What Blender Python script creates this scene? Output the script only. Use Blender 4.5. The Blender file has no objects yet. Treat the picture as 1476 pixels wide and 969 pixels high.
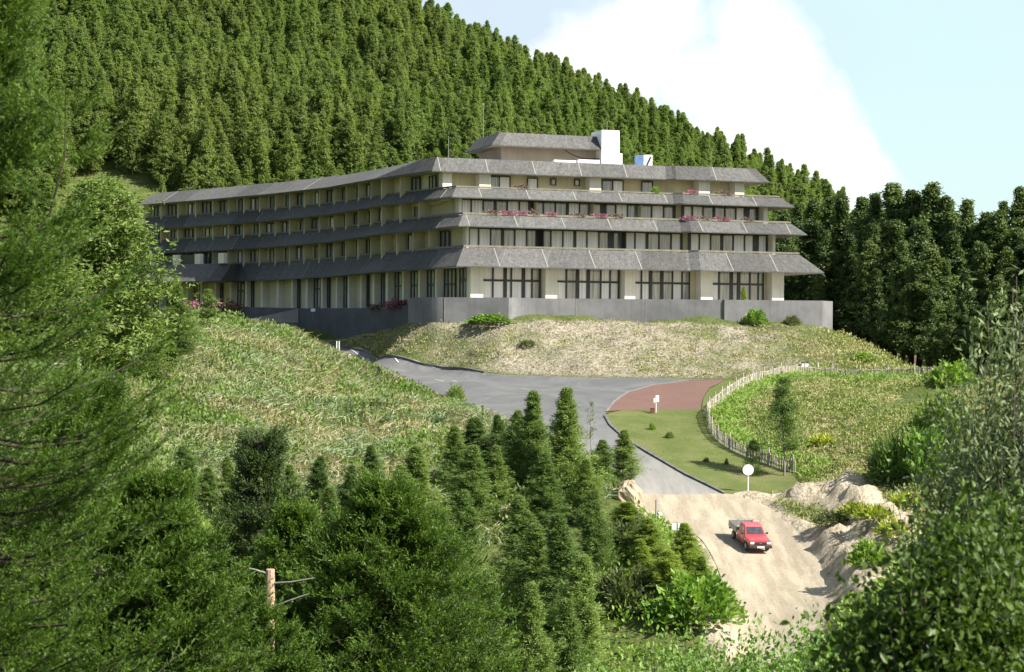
import bpy, math, random
import numpy as np
from mathutils import Vector, Matrix
from mathutils.geometry import delaunay_2d_cdt
random.seed(7)
RS = np.random.RandomState(7)
D = bpy.data
COL = bpy.context.scene.collection
SC = bpy.context.scene

# ------------------------------------------------------------------ camera
F = 2600.0                      # focal length in photo pixels (1476 wide)
ROLL = 0.007
HY = 478.0
cam_d = D.cameras.new('camera'); cam = D.objects.new('camera', cam_d); COL.objects.link(cam)
cam_d.sensor_width = 36; cam_d.lens = F / 1476 * 36
cam_d.shift_y = -(484.5 - HY) / 1476
cam_d.clip_start = 0.3; cam_d.clip_end = 9000
cam_d.dof.use_dof = True; cam_d.dof.focus_distance = 140; cam_d.dof.aperture_fstop = 5.0
c_, s_ = math.cos(ROLL), math.sin(ROLL)
cam.matrix_world = Matrix(((c_, -s_, 0, 0), (0, 0, -1, 0), (s_, c_, 0, 0), (0, 0, 0, 1)))
SC.camera = cam

# ------------------------------------------------------------------ light
SUN_AZ = Vector((0.90, -0.44)).normalized(); EL = math.radians(43)
sun_dir = Vector((SUN_AZ.x * math.cos(EL), SUN_AZ.y * math.cos(EL), math.sin(EL)))
sd = D.lights.new('sun', 'SUN'); sd.energy = 5.0; sd.angle = math.radians(0.5); sd.color = (1.0, 0.95, 0.86)
sun = D.objects.new('sun', sd); COL.objects.link(sun); sun.location = (60, -60, 80)
sun.rotation_euler = (-sun_dir).to_track_quat('-Z', 'Y').to_euler()

W_ = D.worlds.new('World'); SC.world = W_; W_.use_nodes = True
nt = W_.node_tree; N = nt.nodes; L = nt.links
bg = N['Background']
sky = N.new('ShaderNodeTexSky'); sky.sky_type = 'NISHITA'; sky.sun_disc = False
sky.sun_elevation = EL; sky.sun_rotation = math.atan2(SUN_AZ.x, SUN_AZ.y)
sky.air_density = 1.0; sky.dust_density = 1.6; sky.ozone_density = 1.0
tc = N.new('ShaderNodeTexCoord')
sep = N.new('ShaderNodeSeparateXYZ'); L.new(tc.outputs['Generated'], sep.inputs[0])
def wm(op, a, b=None, c=None, clamp=False):
    m = N.new('ShaderNodeMath'); m.operation = op; m.use_clamp = clamp
    for i, v in enumerate((a, b, c)):
        if v is None: continue
        if isinstance(v, (int, float)): m.inputs[i].default_value = v
        else: L.new(v, m.inputs[i])
    return m.outputs[0]
# direction on the tangent plane ahead: tx, tz
tx = wm('DIVIDE', sep.outputs[0], sep.outputs[1]); tz = wm('DIVIDE', sep.outputs[2], sep.outputs[1])
cmb = N.new('ShaderNodeCombineXYZ'); L.new(tx, cmb.inputs[0]); L.new(tz, cmb.inputs[1])
nz = N.new('ShaderNodeTexNoise'); nz.inputs['Scale'].default_value = 13; nz.inputs['Detail'].default_value = 6; nz.inputs['Roughness'].default_value = .5
L.new(cmb.outputs[0], nz.inputs['Vector'])
nzv = wm('SUBTRACT', nz.outputs['Fac'], 0.5)
def lump(cx, cz, rx, rz):       # a billow of the cumulus bank
    a = wm('DIVIDE', wm('SUBTRACT', tx, cx), rx); b = wm('DIVIDE', wm('SUBTRACT', tz, cz), rz)
    return wm('SUBTRACT', 1.0, wm('SQRT', wm('ADD', wm('MULTIPLY', a, a), wm('MULTIPLY', b, b))))
def TX(px): return (px - 738) / F
def TZ(py): return (478 - py) / F
cl = None
for (px, py, rx, rz) in [(880, 120, 150, 160), (1105, 90, 85, 150), (1010, 225, 290, 135), (1000, 130, 120, 80), (1210, 240, 100, 80), (820, 90, 80, 60), (1150, 320, 190, 100), (930, 20, 70, 110), (1240, 330, 150, 60)]:
    l = lump(TX(px), TZ(py), rx / F, rz / F)
    cl = l if cl is None else wm('MAXIMUM', cl, l)
cl = wm('ADD', wm('MULTIPLY', cl, 1.0), wm('MULTIPLY', nzv, 2.5))
cl = wm('SMOOTH_MIN', wm('MULTIPLY', cl, 1.7, clamp=True), 1.0, .3, clamp=True)
# thin greyish veil on the left and soft wisps
nz2 = N.new('ShaderNodeTexNoise'); nz2.inputs['Scale'].default_value = 5; nz2.inputs['Detail'].default_value = 4
L.new(cmb.outputs[0], nz2.inputs['Vector'])
veil = wm('ADD', wm('MULTIPLY', tx, -3.0), wm('MULTIPLY', nz2.outputs['Fac'], 1.1))
veil = wm('ADD', wm('MULTIPLY', veil, 1.25, clamp=True), 0.15, clamp=True)
skyg = N.new('ShaderNodeMixRGB'); skyg.blend_type = 'MULTIPLY'; skyg.inputs[0].default_value = 1; skyg.inputs[2].default_value = (1.5, 1.7, 1.45, 1)
L.new(sky.outputs[0], skyg.inputs[1])
mx = N.new('ShaderNodeMixRGB'); L.new(veil, mx.inputs[0]); cy = N.new('ShaderNodeMixRGB'); cy.inputs[0].default_value = .8; L.new(skyg.outputs[0], cy.inputs[1]); cy.inputs[2].default_value = (4.75, 6.1, 6.0, 1)
L.new(cy.outputs[0], mx.inputs[1]); mx.inputs[2].default_value = (4.4, 5.1, 6.0, 1)
mx2 = N.new('ShaderNodeMixRGB'); L.new(cl, mx2.inputs[0]); L.new(mx.outputs[0], mx2.inputs[1]); mx2.inputs[2].default_value = (8.0, 8.0, 8.0, 1)
fr = wm('GREATER_THAN', sep.outputs[1], 0.05)           # the bank only stands over the far side
mx3 = N.new('ShaderNodeMixRGB'); L.new(fr, mx3.inputs[0]); L.new(sky.outputs[0], mx3.inputs[1]); L.new(mx2.outputs[0], mx3.inputs[2])
L.new(mx3.outputs[0], bg.inputs[0]); bg.inputs[1].default_value = 0.065
SC.view_settings.view_transform = 'Standard'; SC.view_settings.look = 'None'
SC.view_settings.exposure = 1.32; SC.view_settings.gamma = 1
SC.view_settings.use_curve_mapping = False
SC.cycles.max_bounces = 6; SC.cycles.diffuse_bounces = 3; SC.cycles.glossy_bounces = 2; SC.cycles.transmission_bounces = 3
SC.cycles.use_denoising = True

# ------------------------------------------------------------------ pixel <-> world
def Wp(px, py, Y):
    u = px - 738.0; v = -(py - HY)
    return ((u * c_ - v * s_) / F * Y, Y, (u * s_ + v * c_) / F * Y)

# ------------------------------------------------------------------ terrain
def zr(py): return 33.94 / (0.18 + (py - 478) / F)
CP = [  # (px, py, Y)
 # road, junction, downhill lane
 (480,497,205),(500,502,196),(560,514,188),(640,531,179),(750,541,173.5),(860,545,171),(1000,547,169),(1060,546,168.5),
 (560,532,178),(600,545,173),(640,558,166),(700,600,150),(780,600,150),(860,600,150),(790,570,160),(950,570,160),(1000,600,150),
 (930,650,zr(650)),(1000,650,zr(652)),(960,700,zr(700)),(1045,712,zr(712)),(1000,750,zr(750)),(1082,790,zr(790)),(1150,790,zr(788)),(1130,850,zr(850)),(1060,850,zr(850)),(1100,900,zr(900)),(1180,850,zr(846)),
 (1100,950,93.5),
 # lawn and fence line
 (880,600,150),(1050,690,129.5),(1140,705,127),(1010,560,163),(1015,600,149),(1040,635,141),(1080,660,136),(1145,680,132),(940,625,143.5),
 (1070,552,166),(1150,548,167),(1250,548,166),(1350,550,164),
 # bank below the terrace wall
 (590,467,192),(603,462,187.5),(620,463,185.5),(640,464,184.8),(700,460,184),(850,461,186),(1000,463,187.5),(1130,465,189),(1200,474,192),(1255,518,181),(1180,530,174),
 (700,500,179),(900,505,178),(1050,505,179),(560,474,200),(535,506,192),(520,474,212),(470,472,212),(420,474,225),(330,470,235),(250,470,240),
 # platform behind
 # right slope
 (1100,600,147),(1200,600,145),(1300,600,142),(1150,655,134.5),(1250,660,129),(1210,700,124),(1300,700,120),(1370,600,137),(1420,700,114),(1476,600,130),(1240,730,119),
 (1290,790,108),(1250,850,102),(1400,850,90),(1200,900,96),
 # beyond, forest floor to the right
 (1300,548,205),(1400,552,200),(1476,552,195),(1250,535,225),(1350,535,230),(1476,535,225),(1340,552,185),(1420,556,182),
 # left mound
 (280,486,160),(350,482,166),(430,488,170),(470,512,171),(500,533,171),(535,557,168),(560,572,165),(600,583,160),(650,594,153),(700,610,146),
 (250,560,138),(350,560,143),(450,560,150),(200,650,120),(300,650,123),(450,650,128),(550,650,133),(350,720,113),(500,720,117),(620,690,126),(150,560,128),(650,640,140),(60,560,120),(60,486,150),(180,488,160),
 # behind the mound, drive to the hotel door
 (430,486,200),(350,482,212),
 # ravine with the young conifers
 (700,800,110),(800,860,104),(600,870,98),(400,860,92),(900,790,111),(760,720,122),(700,690,128),(870,700,125),(930,800,109),(980,850,103),(1020,900,97),
 # mountain foot and flank
 (150,300,268),(300,330,268),(600,370,262),(850,380,258),(1050,400,256),(1200,440,256),(1350,480,262),
]
pts = [Wp(a, b, c) for a, b, c in CP]
pts += [(0,80,-21.5),(-20,78,-19),(20,80,-21),(0,50,-19),(0,20,-8.5),(0,3,-1.9),(-30,48,-17),(30,50,-16),(-60,60,-14),(60,70,-16),(40,95,-13.5),
        (-12,12,-5),(12,12,-4.6),(-40,20,-6),(40,20,-5),(-70,120,-4),(75,110,-11),(80,150,-4),(100,200,-3),(-80,180,2),(-95,240,10),(0,215,1.6),(-20,240,2.6),(20,235,2.6),(35,215,1.5),(5,196,.6),(25,205,.6),(15,200,.6),(-3,193,.5),(-45,262,4),(-10,230,2.4),(48,204,-4.5),(62,190,-6.5)]
# mountain: crest about 400 m off, falling to the right
def crest(X): return 65.5 - 0.44 * (X + 29)
for X in (-170,-110,-60,-29,10,50,90,140): pts.append((X, 400, max(crest(X), 1)))
for X, z_ in ((-170, 65), (-110, 55), (-60, 44), (-29, 37), (10, 27.5), (50, 9), (90, 1)): pts.append((X, 330, z_))
for X in (-200,-80,0,90,180): pts.append((X, 470, max(crest(X) * .9, 0)))
pts += [(120,300,-1),(160,260,-3),(-140,260,22),(-140,60,-10),(140,60,-10),(-140,-20,0),(0,-25,1),(140,-20,0),(190,400,-5)]
CPN = np.array(pts, float)
def _U(r2):
    r2 = np.maximum(r2, 1e-9); return r2 * np.log(r2) * .5
_n = len(CPN); _xy = CPN[:, :2] / 100
_K = _U(((_xy[:, None] - _xy[None]) ** 2).sum(-1)) + np.eye(_n) * 2e-4
_P = np.hstack([np.ones((_n, 1)), _xy]); _A = np.vstack([np.hstack([_K, _P]), np.hstack([_P.T, np.zeros((3, 3))])])
_w = np.linalg.solve(_A, np.concatenate([CPN[:, 2], np.zeros(3)]))
def h0(X, Y):
    X = np.asarray(X, float); Y = np.asarray(Y, float); sh = X.shape
    q = np.stack([X.ravel(), Y.ravel()], 1) / 100; out = np.empty(len(q))
    for i in range(0, len(q), 20000):
        b = q[i:i + 20000]
        out[i:i + 20000] = _U(((b[:, None] - _xy[None]) ** 2).sum(-1)) @ _w[:_n] + _w[_n] + b @ _w[_n + 1:]
    # far away the sheet runs out level to the horizon
    d = np.maximum(np.abs(q[:, 0]) * 100 - 190, np.maximum(q[:, 1] * 100 - 450, -q[:, 1] * 100 - 20))
    t = np.clip(d / 160, 0, 1); t = t * t * (3 - 2 * t)
    return (np.clip(out, -60, 140) * (1 - t) + (-18) * t).reshape(sh)
# value noise for numpy
_tab = RS.rand(256, 256)
def vnoise(X, Y, s):
    X = np.asarray(X) * s + 500; Y = np.asarray(Y) * s + 500
    xi = np.floor(X).astype(int); yi = np.floor(Y).astype(int); fx = X - xi; fy = Y - yi
    fx = fx * fx * (3 - 2 * fx); fy = fy * fy * (3 - 2 * fy)
    t = lambda a, b: _tab[a & 255, b & 255]
    return (t(xi, yi) * (1 - fx) * (1 - fy) + t(xi + 1, yi) * fx * (1 - fy) + t(xi, yi + 1) * (1 - fx) * fy + t(xi + 1, yi + 1) * fx * fy)
def fbm(X, Y, s, o=4):
    r = 0; a = .5; tt = 0
    for k in range(o): r = r + a * vnoise(X + 17 * k, Y - 31 * k, s * 2 ** k); tt += a; a *= .55
    return r / tt
def hit(px, py, y0=85, y1=262, fn=None):
    fn = fn or h0
    d = np.array(Wp(px, py, 1.0)); ys = np.linspace(y0, y1, 500)
    below = d[2] * ys < fn(d[0] * ys, ys)
    idx = np.where(below)[0]
    if len(idx) == 0: return None
    i = idx[0]
    if i == 0: return (d[0] * ys[0], ys[0])
    a, b = ys[i - 1], ys[i]
    for _ in range(12):
        m = (a + b) / 2
        if d[2] * m < fn(np.array([d[0] * m]), np.array([m]))[0]: b = m
        else: a = m
    return (d[0] * b, b)
def hits(lst, y0=85, y1=262):
    return [q for q in (hit(a[0], a[1], a[2] if len(a) > 2 else y0, y1) for a in lst) if q]
def catmull(p, n=6, closed=False):
    p = [np.array(q, float) for q in p]; out = []; m = len(p)
    for i in range(m if closed else m - 1):
        a, b, c, d = (p[(i - 1) % m], p[i], p[(i + 1) % m], p[(i + 2) % m]) if closed else (p[max(i - 1, 0)], p[i], p[i + 1], p[min(i + 2, m - 1)])
        for k in range(n):
            t = k / n
            out.append(.5 * (2 * b + (c - a) * t + (2 * a - 5 * b + 4 * c - d) * t * t + (3 * b - a - 3 * c + d) * t ** 3))
    if not closed: out.append(p[-1])
    return [tuple(q) for q in out]
def inpoly(X, Y, poly):
    X = np.asarray(X); Y = np.asarray(Y); r = np.zeros(X.shape, bool); n = len(poly)
    for i in range(n):
        x0, y0 = poly[i]; x1, y1 = poly[(i + 1) % n]
        if y0 == y1: continue
        c = ((y0 > Y) != (y1 > Y)) & (X < (x1 - x0) * (Y - y0) / (y1 - y0) + x0); r ^= c
    return r
def dseg(X, Y, line):
    X = np.asarray(X, float); Y = np.asarray(Y, float); best = np.full(X.shape, 1e9)
    for (x0, y0), (x1, y1) in zip(line[:-1], line[1:]):
        dx, dy = x1 - x0, y1 - y0; l2 = dx * dx + dy * dy + 1e-9
        t = np.clip(((X - x0) * dx + (Y - y0) * dy) / l2, 0, 1)
        best = np.minimum(best, np.hypot(X - x0 - t * dx, Y - y0 - t * dy))
    return best
def sdist(X, Y, poly):           # + inside
    d = dseg(X, Y, list(poly) + [poly[0]]); return np.where(inpoly(X, Y, poly), d, -d)

# outlines of the surfaces, found where the photo's edges meet the ground
back_edge = hits([(470,494,190),(500,502,185),(530,508,180),(560,514,175),(600,523,170),(640,531,160),(700,538,160),(760,542,160),(860,545,160),(960,546,160),(1040,547.5,160)])
lane_r = hits([(872,600),(880,614),(900,632),(940,657),(990,686),(1045,713)])
lane_l = hits([(912,716,100),(880,690,105),(820,650,118),(760,628,125),(715,605,130)])
near_l = hits([(640,574,150),(600,556,155),(560,541,168),(520,527,176),(498,516,182),(470,505,188)])
red_edge = hits([(1040,548,160),(990,549.5,155),(940,556),(905,566),(885,580),(874,594)])
asphalt = catmull(back_edge, 4) + red_edge[1:] + catmull(lane_r, 4) + catmull(lane_l, 4) + catmull(near_l, 4)
red_poly = red_edge + hits([(900,592),(950,591),(1010,590),(1013,575),(1022,560),(1044,549.5,155)])
lawn_poly = hits([(872,599)]) + hits([(900,591),(950,590),(1010,589),(1016,605),(1024,622),(1042,640),(1070,656),(1110,672),(1140,682),(1160,705),(1100,712),(1047,713),(990,686),(940,657),(900,632),(880,614)])
lawn2_poly = hits([(1011,592),(1014,575),(1022,562),(1044,549.5,158),(1080,548.5,158),(1094,550,158),(1072,558.5),(1054,568.5),(1037,580.5),(1022,594)])
dirt_poly = hits([(912,715),(960,714),(1046,712.5),(1090,722),(1130,745),(1165,775),(1190,815),(1196,850),(1180,900),(1150,935),(1110,950),(1060,940),(1062,900),(1045,850),(1025,800),(1000,770),(940,745)])
dirt_poly = catmull(dirt_poly, 3, True)
fence_line = catmull(hits([(1356,549,150),(1300,546,150),(1240,543.5,150),(1170,541.5,150),(1128,543.5,150),(1096,550,150),(1074,558,150),(1056,568,145),(1039,580,142),(1025,592,140),(1019,602),(1028,628),(1050,647),(1085,663),(1120,675),(1146,682)]), 5)
_roadish = [asphalt, red_poly, lawn_poly, lawn2_poly]
def softmask(X, Y):              # 0 on made surfaces, 1 on wild ground
    m = np.full(X.shape, 9.0)
    for p in _roadish: m = np.minimum(m, -sdist(X, Y, p))
    d = sdist(X, Y, dirt_poly)
    m = np.minimum(m, np.where(d > 0, -d, -d))
    return np.clip((m - .3) / 2.5, 0, 1)
# spoil banks beside the dirt road
BANKS = [(hits([(1080,716),(1120,722),(1165,722)]), .35, 1.0), (hits([(1172,722),(1200,716),(1232,735),(1262,765),(1300,790)]), 1.3, 1.7),
         (hits([(1196,790),(1215,800),(1235,825),(1250,860)]), 1.15, 1.3), (hits([(1130,752),(1160,766),(1190,775)]), .5, .8),
         (hits([(1030,900),(1045,925),(1050,950)]), .6, 1.0)]
def h(X, Y):
    X = np.asarray(X, float); Y = np.asarray(Y, float); z = h0(X, Y)
    near = (Y > 80) & (Y < 262) & (np.abs(X) < 100)
    if near.any():
        x = X[near]; y = Y[near]; m = softmask(x, y); a = np.zeros(x.shape)
        for line, hh, w in BANKS:
            d = dseg(x, y, line); a += hh * np.exp(-(d / w) ** 2) * (.55 + .9 * fbm(x, y, .55))
        a = a * np.clip((-sdist(x, y, dirt_poly) + .6) / 1.2, 0, 1)
        rough = (fbm(x, y, .25) - .5) * 1.1 + (fbm(x + 40, y, .9, 3) - .5) * .45
        soil = np.minimum(a, 1)
        md = np.clip(1 - np.hypot((x + 28) / 34, (y - 145) / 38) ** 2, 0, 1) * (fbm(x, y, .16, 4) - .53) * 3.0 * np.clip((166 - y) / 14, 0, 1)
        z = z.copy(); z[near] += (rough + md) * m + a * 1.0 + soil * ((fbm(x, y, 1.5, 4) - .5) * 1.5)
    return z

# ------------------------------------------------------------------ mesh helpers
def link(o, parent=None):
    COL.objects.link(o)
    if parent: o.parent = parent
    return o
def tag(o, label=None, cat=None, group=None, kind=None):
    if label: o['label'] = label
    if cat: o['category'] = cat
    if group: o['group'] = group
    if kind: o['kind'] = kind
    return o
def empty(name, loc=(0, 0, 0), rz=0):
    o = D.objects.new(name, None); o.location = loc; o.rotation_euler = (0, 0, rz); o.empty_display_size = .3
    return link(o)
def npmesh(name, V, faces, mats, parent=None, rnd=None, smooth=False, mi=None, uv=None, do_link=True):
    """V (n,3); faces: list of int arrays (m,k)"""
    me = D.meshes.new(name); V = np.ascontiguousarray(V, np.float32)
    me.vertices.add(len(V)); me.vertices.foreach_set('co', V.ravel())
    tot = sum(f.size for f in faces); nf = sum(len(f) for f in faces)
    me.loops.add(tot); me.polygons.add(nf)
    me.loops.foreach_set('vertex_index', np.concatenate([f.ravel() for f in faces]).astype(np.int32))
    ks = np.concatenate([np.full(len(f), f.shape[1]) for f in faces]); st = np.concatenate([[0], np.cumsum(ks)[:-1]]).astype(np.int32)
    me.polygons.foreach_set('loop_start', st)
    try: me.polygons.foreach_set('loop_total', ks.astype(np.int32))
    except Exception: pass
    if mi is not None: me.polygons.foreach_set('material_index', np.asarray(mi, np.int32))
    me.polygons.foreach_set('use_smooth', np.full(nf, smooth))
    if rnd is not None:
        at = me.attributes.new('rnd', 'FLOAT', 'POINT'); at.data.foreach_set('value', np.asarray(rnd, np.float32))
    if uv is not None:
        ul = me.uv_layers.new(name='UVMap'); ul.data.foreach_set('uv', np.asarray(uv, np.float32).ravel())
    me.update(calc_edges=True)
    for m in (mats if isinstance(mats, (list, tuple)) else [mats]): me.materials.append(m)
    o = D.objects.new(name, me)
    if do_link: link(o, parent)
    return o
class MB:
    def __init__(s): s.v = []; s.f = []; s.m = []
    def add(s, vs, fs, m=0):
        b = len(s.v); s.v += [tuple(v) for v in vs]; s.f += [tuple(b + i for i in f) for f in fs]; s.m += [m] * len(fs)
    def box(s, x0, x1, y0, y1, z0, z1, m=0, M=None):
        vs = [Vector(v) for v in ((x0,y0,z0),(x1,y0,z0),(x1,y1,z0),(x0,y1,z0),(x0,y0,z1),(x1,y0,z1),(x1,y1,z1),(x0,y1,z1))]
        if M: vs = [M @ v for v in vs]
        s.add(vs, [(0,3,2,1),(4,5,6,7),(0,1,5,4),(1,2,6,5),(2,3,7,6),(3,0,4,7)], m)
    def tube(s, pts, r, n=6, m=0, cap=True):
        P = [Vector(p) for p in pts]; R = r if isinstance(r, (list, tuple)) else [r] * len(P); vs = []
        for i, p in enumerate(P):
            d = (P[min(i + 1, len(P) - 1)] - P[max(i - 1, 0)]).normalized()
            a = d.orthogonal().normalized() if abs(d.z) > .999 else d.cross(Vector((0, 0, 1))).normalized()
            b = d.cross(a)
            for k in range(n):
                t = 2 * math.pi * k / n; vs.append(p + (a * math.cos(t) + b * math.sin(t)) * R[i])
        fs = [(i * n + k, i * n + (k + 1) % n, (i + 1) * n + (k + 1) % n, (i + 1) * n + k) for i in range(len(P) - 1) for k in range(n)]
        if cap: fs += [tuple(range(n))[::-1], tuple((len(P) - 1) * n + k for k in range(n))]
        s.add(vs, fs, m)
    def build(s, name, mats, parent=None, smooth=False, bevel=0, do_link=True):
        me = D.meshes.new(name); me.from_pydata([tuple(v) for v in s.v], [], s.f)
        for m in (mats if isinstance(mats, (list, tuple)) else [mats]): me.materials.append(m)
        me.polygons.foreach_set('material_index', s.m)
        if smooth: me.polygons.foreach_set('use_smooth', [True] * len(me.polygons))
        me.update(); o = D.objects.new(name, me)
        if do_link: link(o, parent)
        if bevel:
            b = o.modifiers.new('b', 'BEVEL'); b.width = bevel; b.segments = 2; b.limit_method = 'ANGLE'
        return o

# ------------------------------------------------------------------ materials
def mat_new(name):
    m = D.materials.new(name); m.use_nodes = True; return m, m.node_tree.nodes, m.node_tree.links, m.node_tree.nodes['Principled BSDF']
def rgb(c): return (c[0], c[1], c[2], 1)
def noise_node(N, L, scale, detail=4, rough=.55, src=None, dist=0):
    n = N.new('ShaderNodeTexNoise'); n.inputs['Scale'].default_value = scale; n.inputs['Detail'].default_value = detail
    n.inputs['Roughness'].default_value = rough; n.inputs['Distortion'].default_value = dist
    if src is None:
        g = N.new('ShaderNodeNewGeometry'); src = g.outputs['Position']
    L.new(src, n.inputs['Vector']); return n
def ramp(N, L, fac, stops):
    r = N.new('ShaderNodeValToRGB'); e = r.color_ramp.elements
    while len(e) < len(stops): e.new(.5)
    for el, (p, c) in zip(e, stops): el.position = p; el.color = rgb(c)
    L.new(fac, r.inputs[0]); return r.outputs[0]
def mixc(N, L, fac, a, b, bt='MIX'):
    m = N.new('ShaderNodeMixRGB'); m.blend_type = bt
    for i, v in ((0, fac), (1, a), (2, b)):
        if isinstance(v, (int, float)): m.inputs[i].default_value = v
        elif isinstance(v, tuple): m.inputs[i].default_value = rgb(v)
        else: L.new(v, m.inputs[i])
    return m.outputs[0]
def bump(N, L, bsdf, hgt, strength=.4, dist=.05):
    b = N.new('ShaderNodeBump'); b.inputs['Strength'].default_value = strength; b.inputs['Distance'].default_value = dist
    L.new(hgt, b.inputs['Height']); L.new(b.outputs[0], bsdf.inputs['Normal'])
def pm(name, c1, c2=None, scale=1.0, rough=.8, bmp=0, bscale=None, metal=0, lo=.35, hi=.65, coat=0):
    m, N, L, b = mat_new(name); b.inputs['Roughness'].default_value = rough; b.inputs['Metallic'].default_value = metal
    b.inputs['Coat Weight'].default_value = coat
    if c2 is None: c2 = tuple(x * .8 for x in c1)
    n = noise_node(N, L, scale); L.new(ramp(N, L, n.outputs['Fac'], [(lo, c1), (hi, c2)]), b.inputs['Base Color'])
    if bmp:
        n2 = noise_node(N, L, bscale or scale * 6, 5); bump(N, L, b, n2.outputs['Fac'], bmp, .05)
    return m
def leafmat(name, c1, c2, c3=None, nscale=.4, trans=.35, rough=.55, spec=.3, objrand=.35):
    """c1..c2 by small random, c3 by a slow noise"""
    m, N, L, b = mat_new(name); b.inputs['Roughness'].default_value = rough; b.inputs['Specular IOR Level'].default_value = spec
    a = N.new('ShaderNodeAttribute'); a.attribute_name = 'rnd'
    col = ramp(N, L, a.outputs['Fac'], [(0.1, c1), (0.9, c2)])
    if c3:
        n = noise_node(N, L, nscale, 3); r = ramp(N, L, n.outputs['Fac'], [(.42, (0, 0, 0)), (.62, (1, 1, 1))]); col = mixc(N, L, r, col, c3)
    oi = N.new('ShaderNodeObjectInfo'); hs = N.new('ShaderNodeHueSaturation')
    def mr(lo, hi):
        q = N.new('ShaderNodeMapRange'); q.inputs['To Min'].default_value = lo; q.inputs['To Max'].default_value = hi; L.new(oi.outputs['Random'], q.inputs[0]); return q.outputs[0]
    L.new(mr(1 - objrand, 1 + objrand), hs.inputs['Value']); L.new(mr(.5 + objrand * .05, .5 - objrand * .05), hs.inputs['Hue']); L.new(col, hs.inputs['Color'])
    L.new(hs.outputs[0], b.inputs['Base Color'])
    t = N.new('ShaderNodeBsdfTranslucent'); tcol = mixc(N, L, 1.0, hs.outputs[0], (1.15, 1.25, .55), 'MULTIPLY'); L.new(tcol, t.inputs[0])
    mxs = N.new('ShaderNodeMixShader'); mxs.inputs[0].default_value = trans
    L.new(b.outputs[0], mxs.inputs[1]); L.new(t.outputs[0], mxs.inputs[2]); L.new(mxs.outputs[0], N['Material Output'].inputs[0])
    return m
# ------------------------------------------------------------------ the ground sheet
def axis(lo, hi, step, far, g=1.25):
    a = list(np.arange(lo, hi + step / 2, step)); s = step; x = a[-1]
    while x < far: s *= g; x += s; a.append(x)
    s = step; x = a[0]; pre = []
    while x > -far: s *= g; x -= s; pre.append(x)
    return np.array(pre[::-1] + a)
gx = axis(-64, 66, .5, 6000, 1.16); gy = axis(86, 214, .5, 6000, 1.16)
gy = gy[gy > -3000]
GX, GY = np.meshgrid(gx, gy); GZ = h(GX, GY)
def gidx(nx, ny):
    i = np.arange(nx * ny).reshape(ny, nx); return np.stack([i[:-1, :-1], i[:-1, 1:], i[1:, 1:], i[1:, :-1]], -1).reshape(-1, 4)
# under made surfaces the sheet lies a little lower
fx = GX.ravel(); fy = GY.ravel(); sel = (fy > 80) & (fy < 262) & (np.abs(fx) < 90)
low = np.zeros(len(fx))
for p in (asphalt, red_poly, lawn_poly, lawn2_poly, dirt_poly):
    dd = sdist(fx[sel], fy[sel], p); low[sel] = np.maximum(low[sel], np.clip((dd - .3) / .6, 0, 1))
GZf = GZ.ravel() - low * .30
# material regions: soil banks, dry bank under the terrace
bank_poly = hits([(450,492,195),(520,476,190),(590,466,180),(700,463,180),(900,464,180),(1130,471,180),(1200,478,180),(1275,522,172),(1180,534,165),(1060,545,165),(860,544,165),(700,536,168),(560,512,180)])
soil = np.zeros(len(fx)); dry = np.zeros(len(fx))
xs, ys = fx[sel], fy[sel]; ns = fbm(xs, ys, .35)
a = np.zeros(len(xs))
for line, hh, w in BANKS: a = np.maximum(a, np.exp(-(dseg(xs, ys, line) / (w * 1.35)) ** 2))
dd = sdist(xs, ys, dirt_poly); a = np.maximum(a, np.clip((dd + .9) / .9, 0, 1)); soil[sel] = np.clip((a - .38 + (ns - .5) * .7) * 4, 0, 1)
db = sdist(xs, ys, bank_poly)
cx = (xs / ys * F + 738)
dryc = np.clip(1 - np.abs(cx - 850) / 330, 0, 1) ** .5
dry[sel] = np.clip((db + .3) / 1.0, 0, 1) * np.clip(dryc * 1.5 + (ns - .62) * 2.4, 0, 1)
me_attr = np.stack([soil, dry, np.zeros(len(fx)), np.ones(len(fx))], 1)
def ground_mat():
    m, N, L, b = mat_new('ground'); b.inputs['Roughness'].default_value = .95; b.inputs['Specular IOR Level'].default_value = .1
    at = N.new('ShaderNodeAttribute'); at.attribute_name = 'region'
    sp = N.new('ShaderNodeSeparateColor'); L.new(at.outputs['Color'], sp.inputs[0])
    n1 = noise_node(N, L, .5, 6); n2 = noise_node(N, L, 3.2, 6, .65); n3 = noise_node(N, L, 1.1, 5, .6)
    grass = ramp(N, L, n1.outputs['Fac'], [(.35, (.045, .07, .018)), (.5, (.09, .115, .03)), (.66, (.15, .145, .06))])
    grass = mixc(N, L, .5, grass, ramp(N, L, n2.outputs['Fac'], [(.3, (.02, .04, .01)), (.7, (.14, .17, .05))]))
    soilc = ramp(N, L, n3.outputs['Fac'], [(.3, (0.211, 0.163, 0.105)), (.5, (0.403, 0.336, 0.238)), (.7, (0.519, 0.461, 0.352))])
    soilc = mixc(N, L, .35, soilc, ramp(N, L, n2.outputs['Fac'], [(.35, (0.174, 0.134, 0.0857)), (.6, (0.577, 0.518, 0.399))]))
    dryc = ramp(N, L, n2.outputs['Fac'], [(.3, (0.105, 0.0921, 0.0486)), (.48, (0.243, 0.217, 0.155)), (.68, (0.373, 0.343, 0.282))])
    c = mixc(N, L, sp.outputs[1], grass, dryc); c = mixc(N, L, sp.outputs[0], c, soilc)
    L.new(c, b.inputs['Base Color']); bump(N, L, b, n2.outputs['Fac'], 1.0, .35)
    return m
g = npmesh('ground', np.stack([fx, fy, GZf], 1), [gidx(len(gx), len(gy))], ground_mat(), smooth=True)
ca = g.data.color_attributes.new('region', 'FLOAT_COLOR', 'POINT'); ca.data.foreach_set('color', me_attr.astype(np.float32).ravel())
tag(g, kind='structure')

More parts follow.
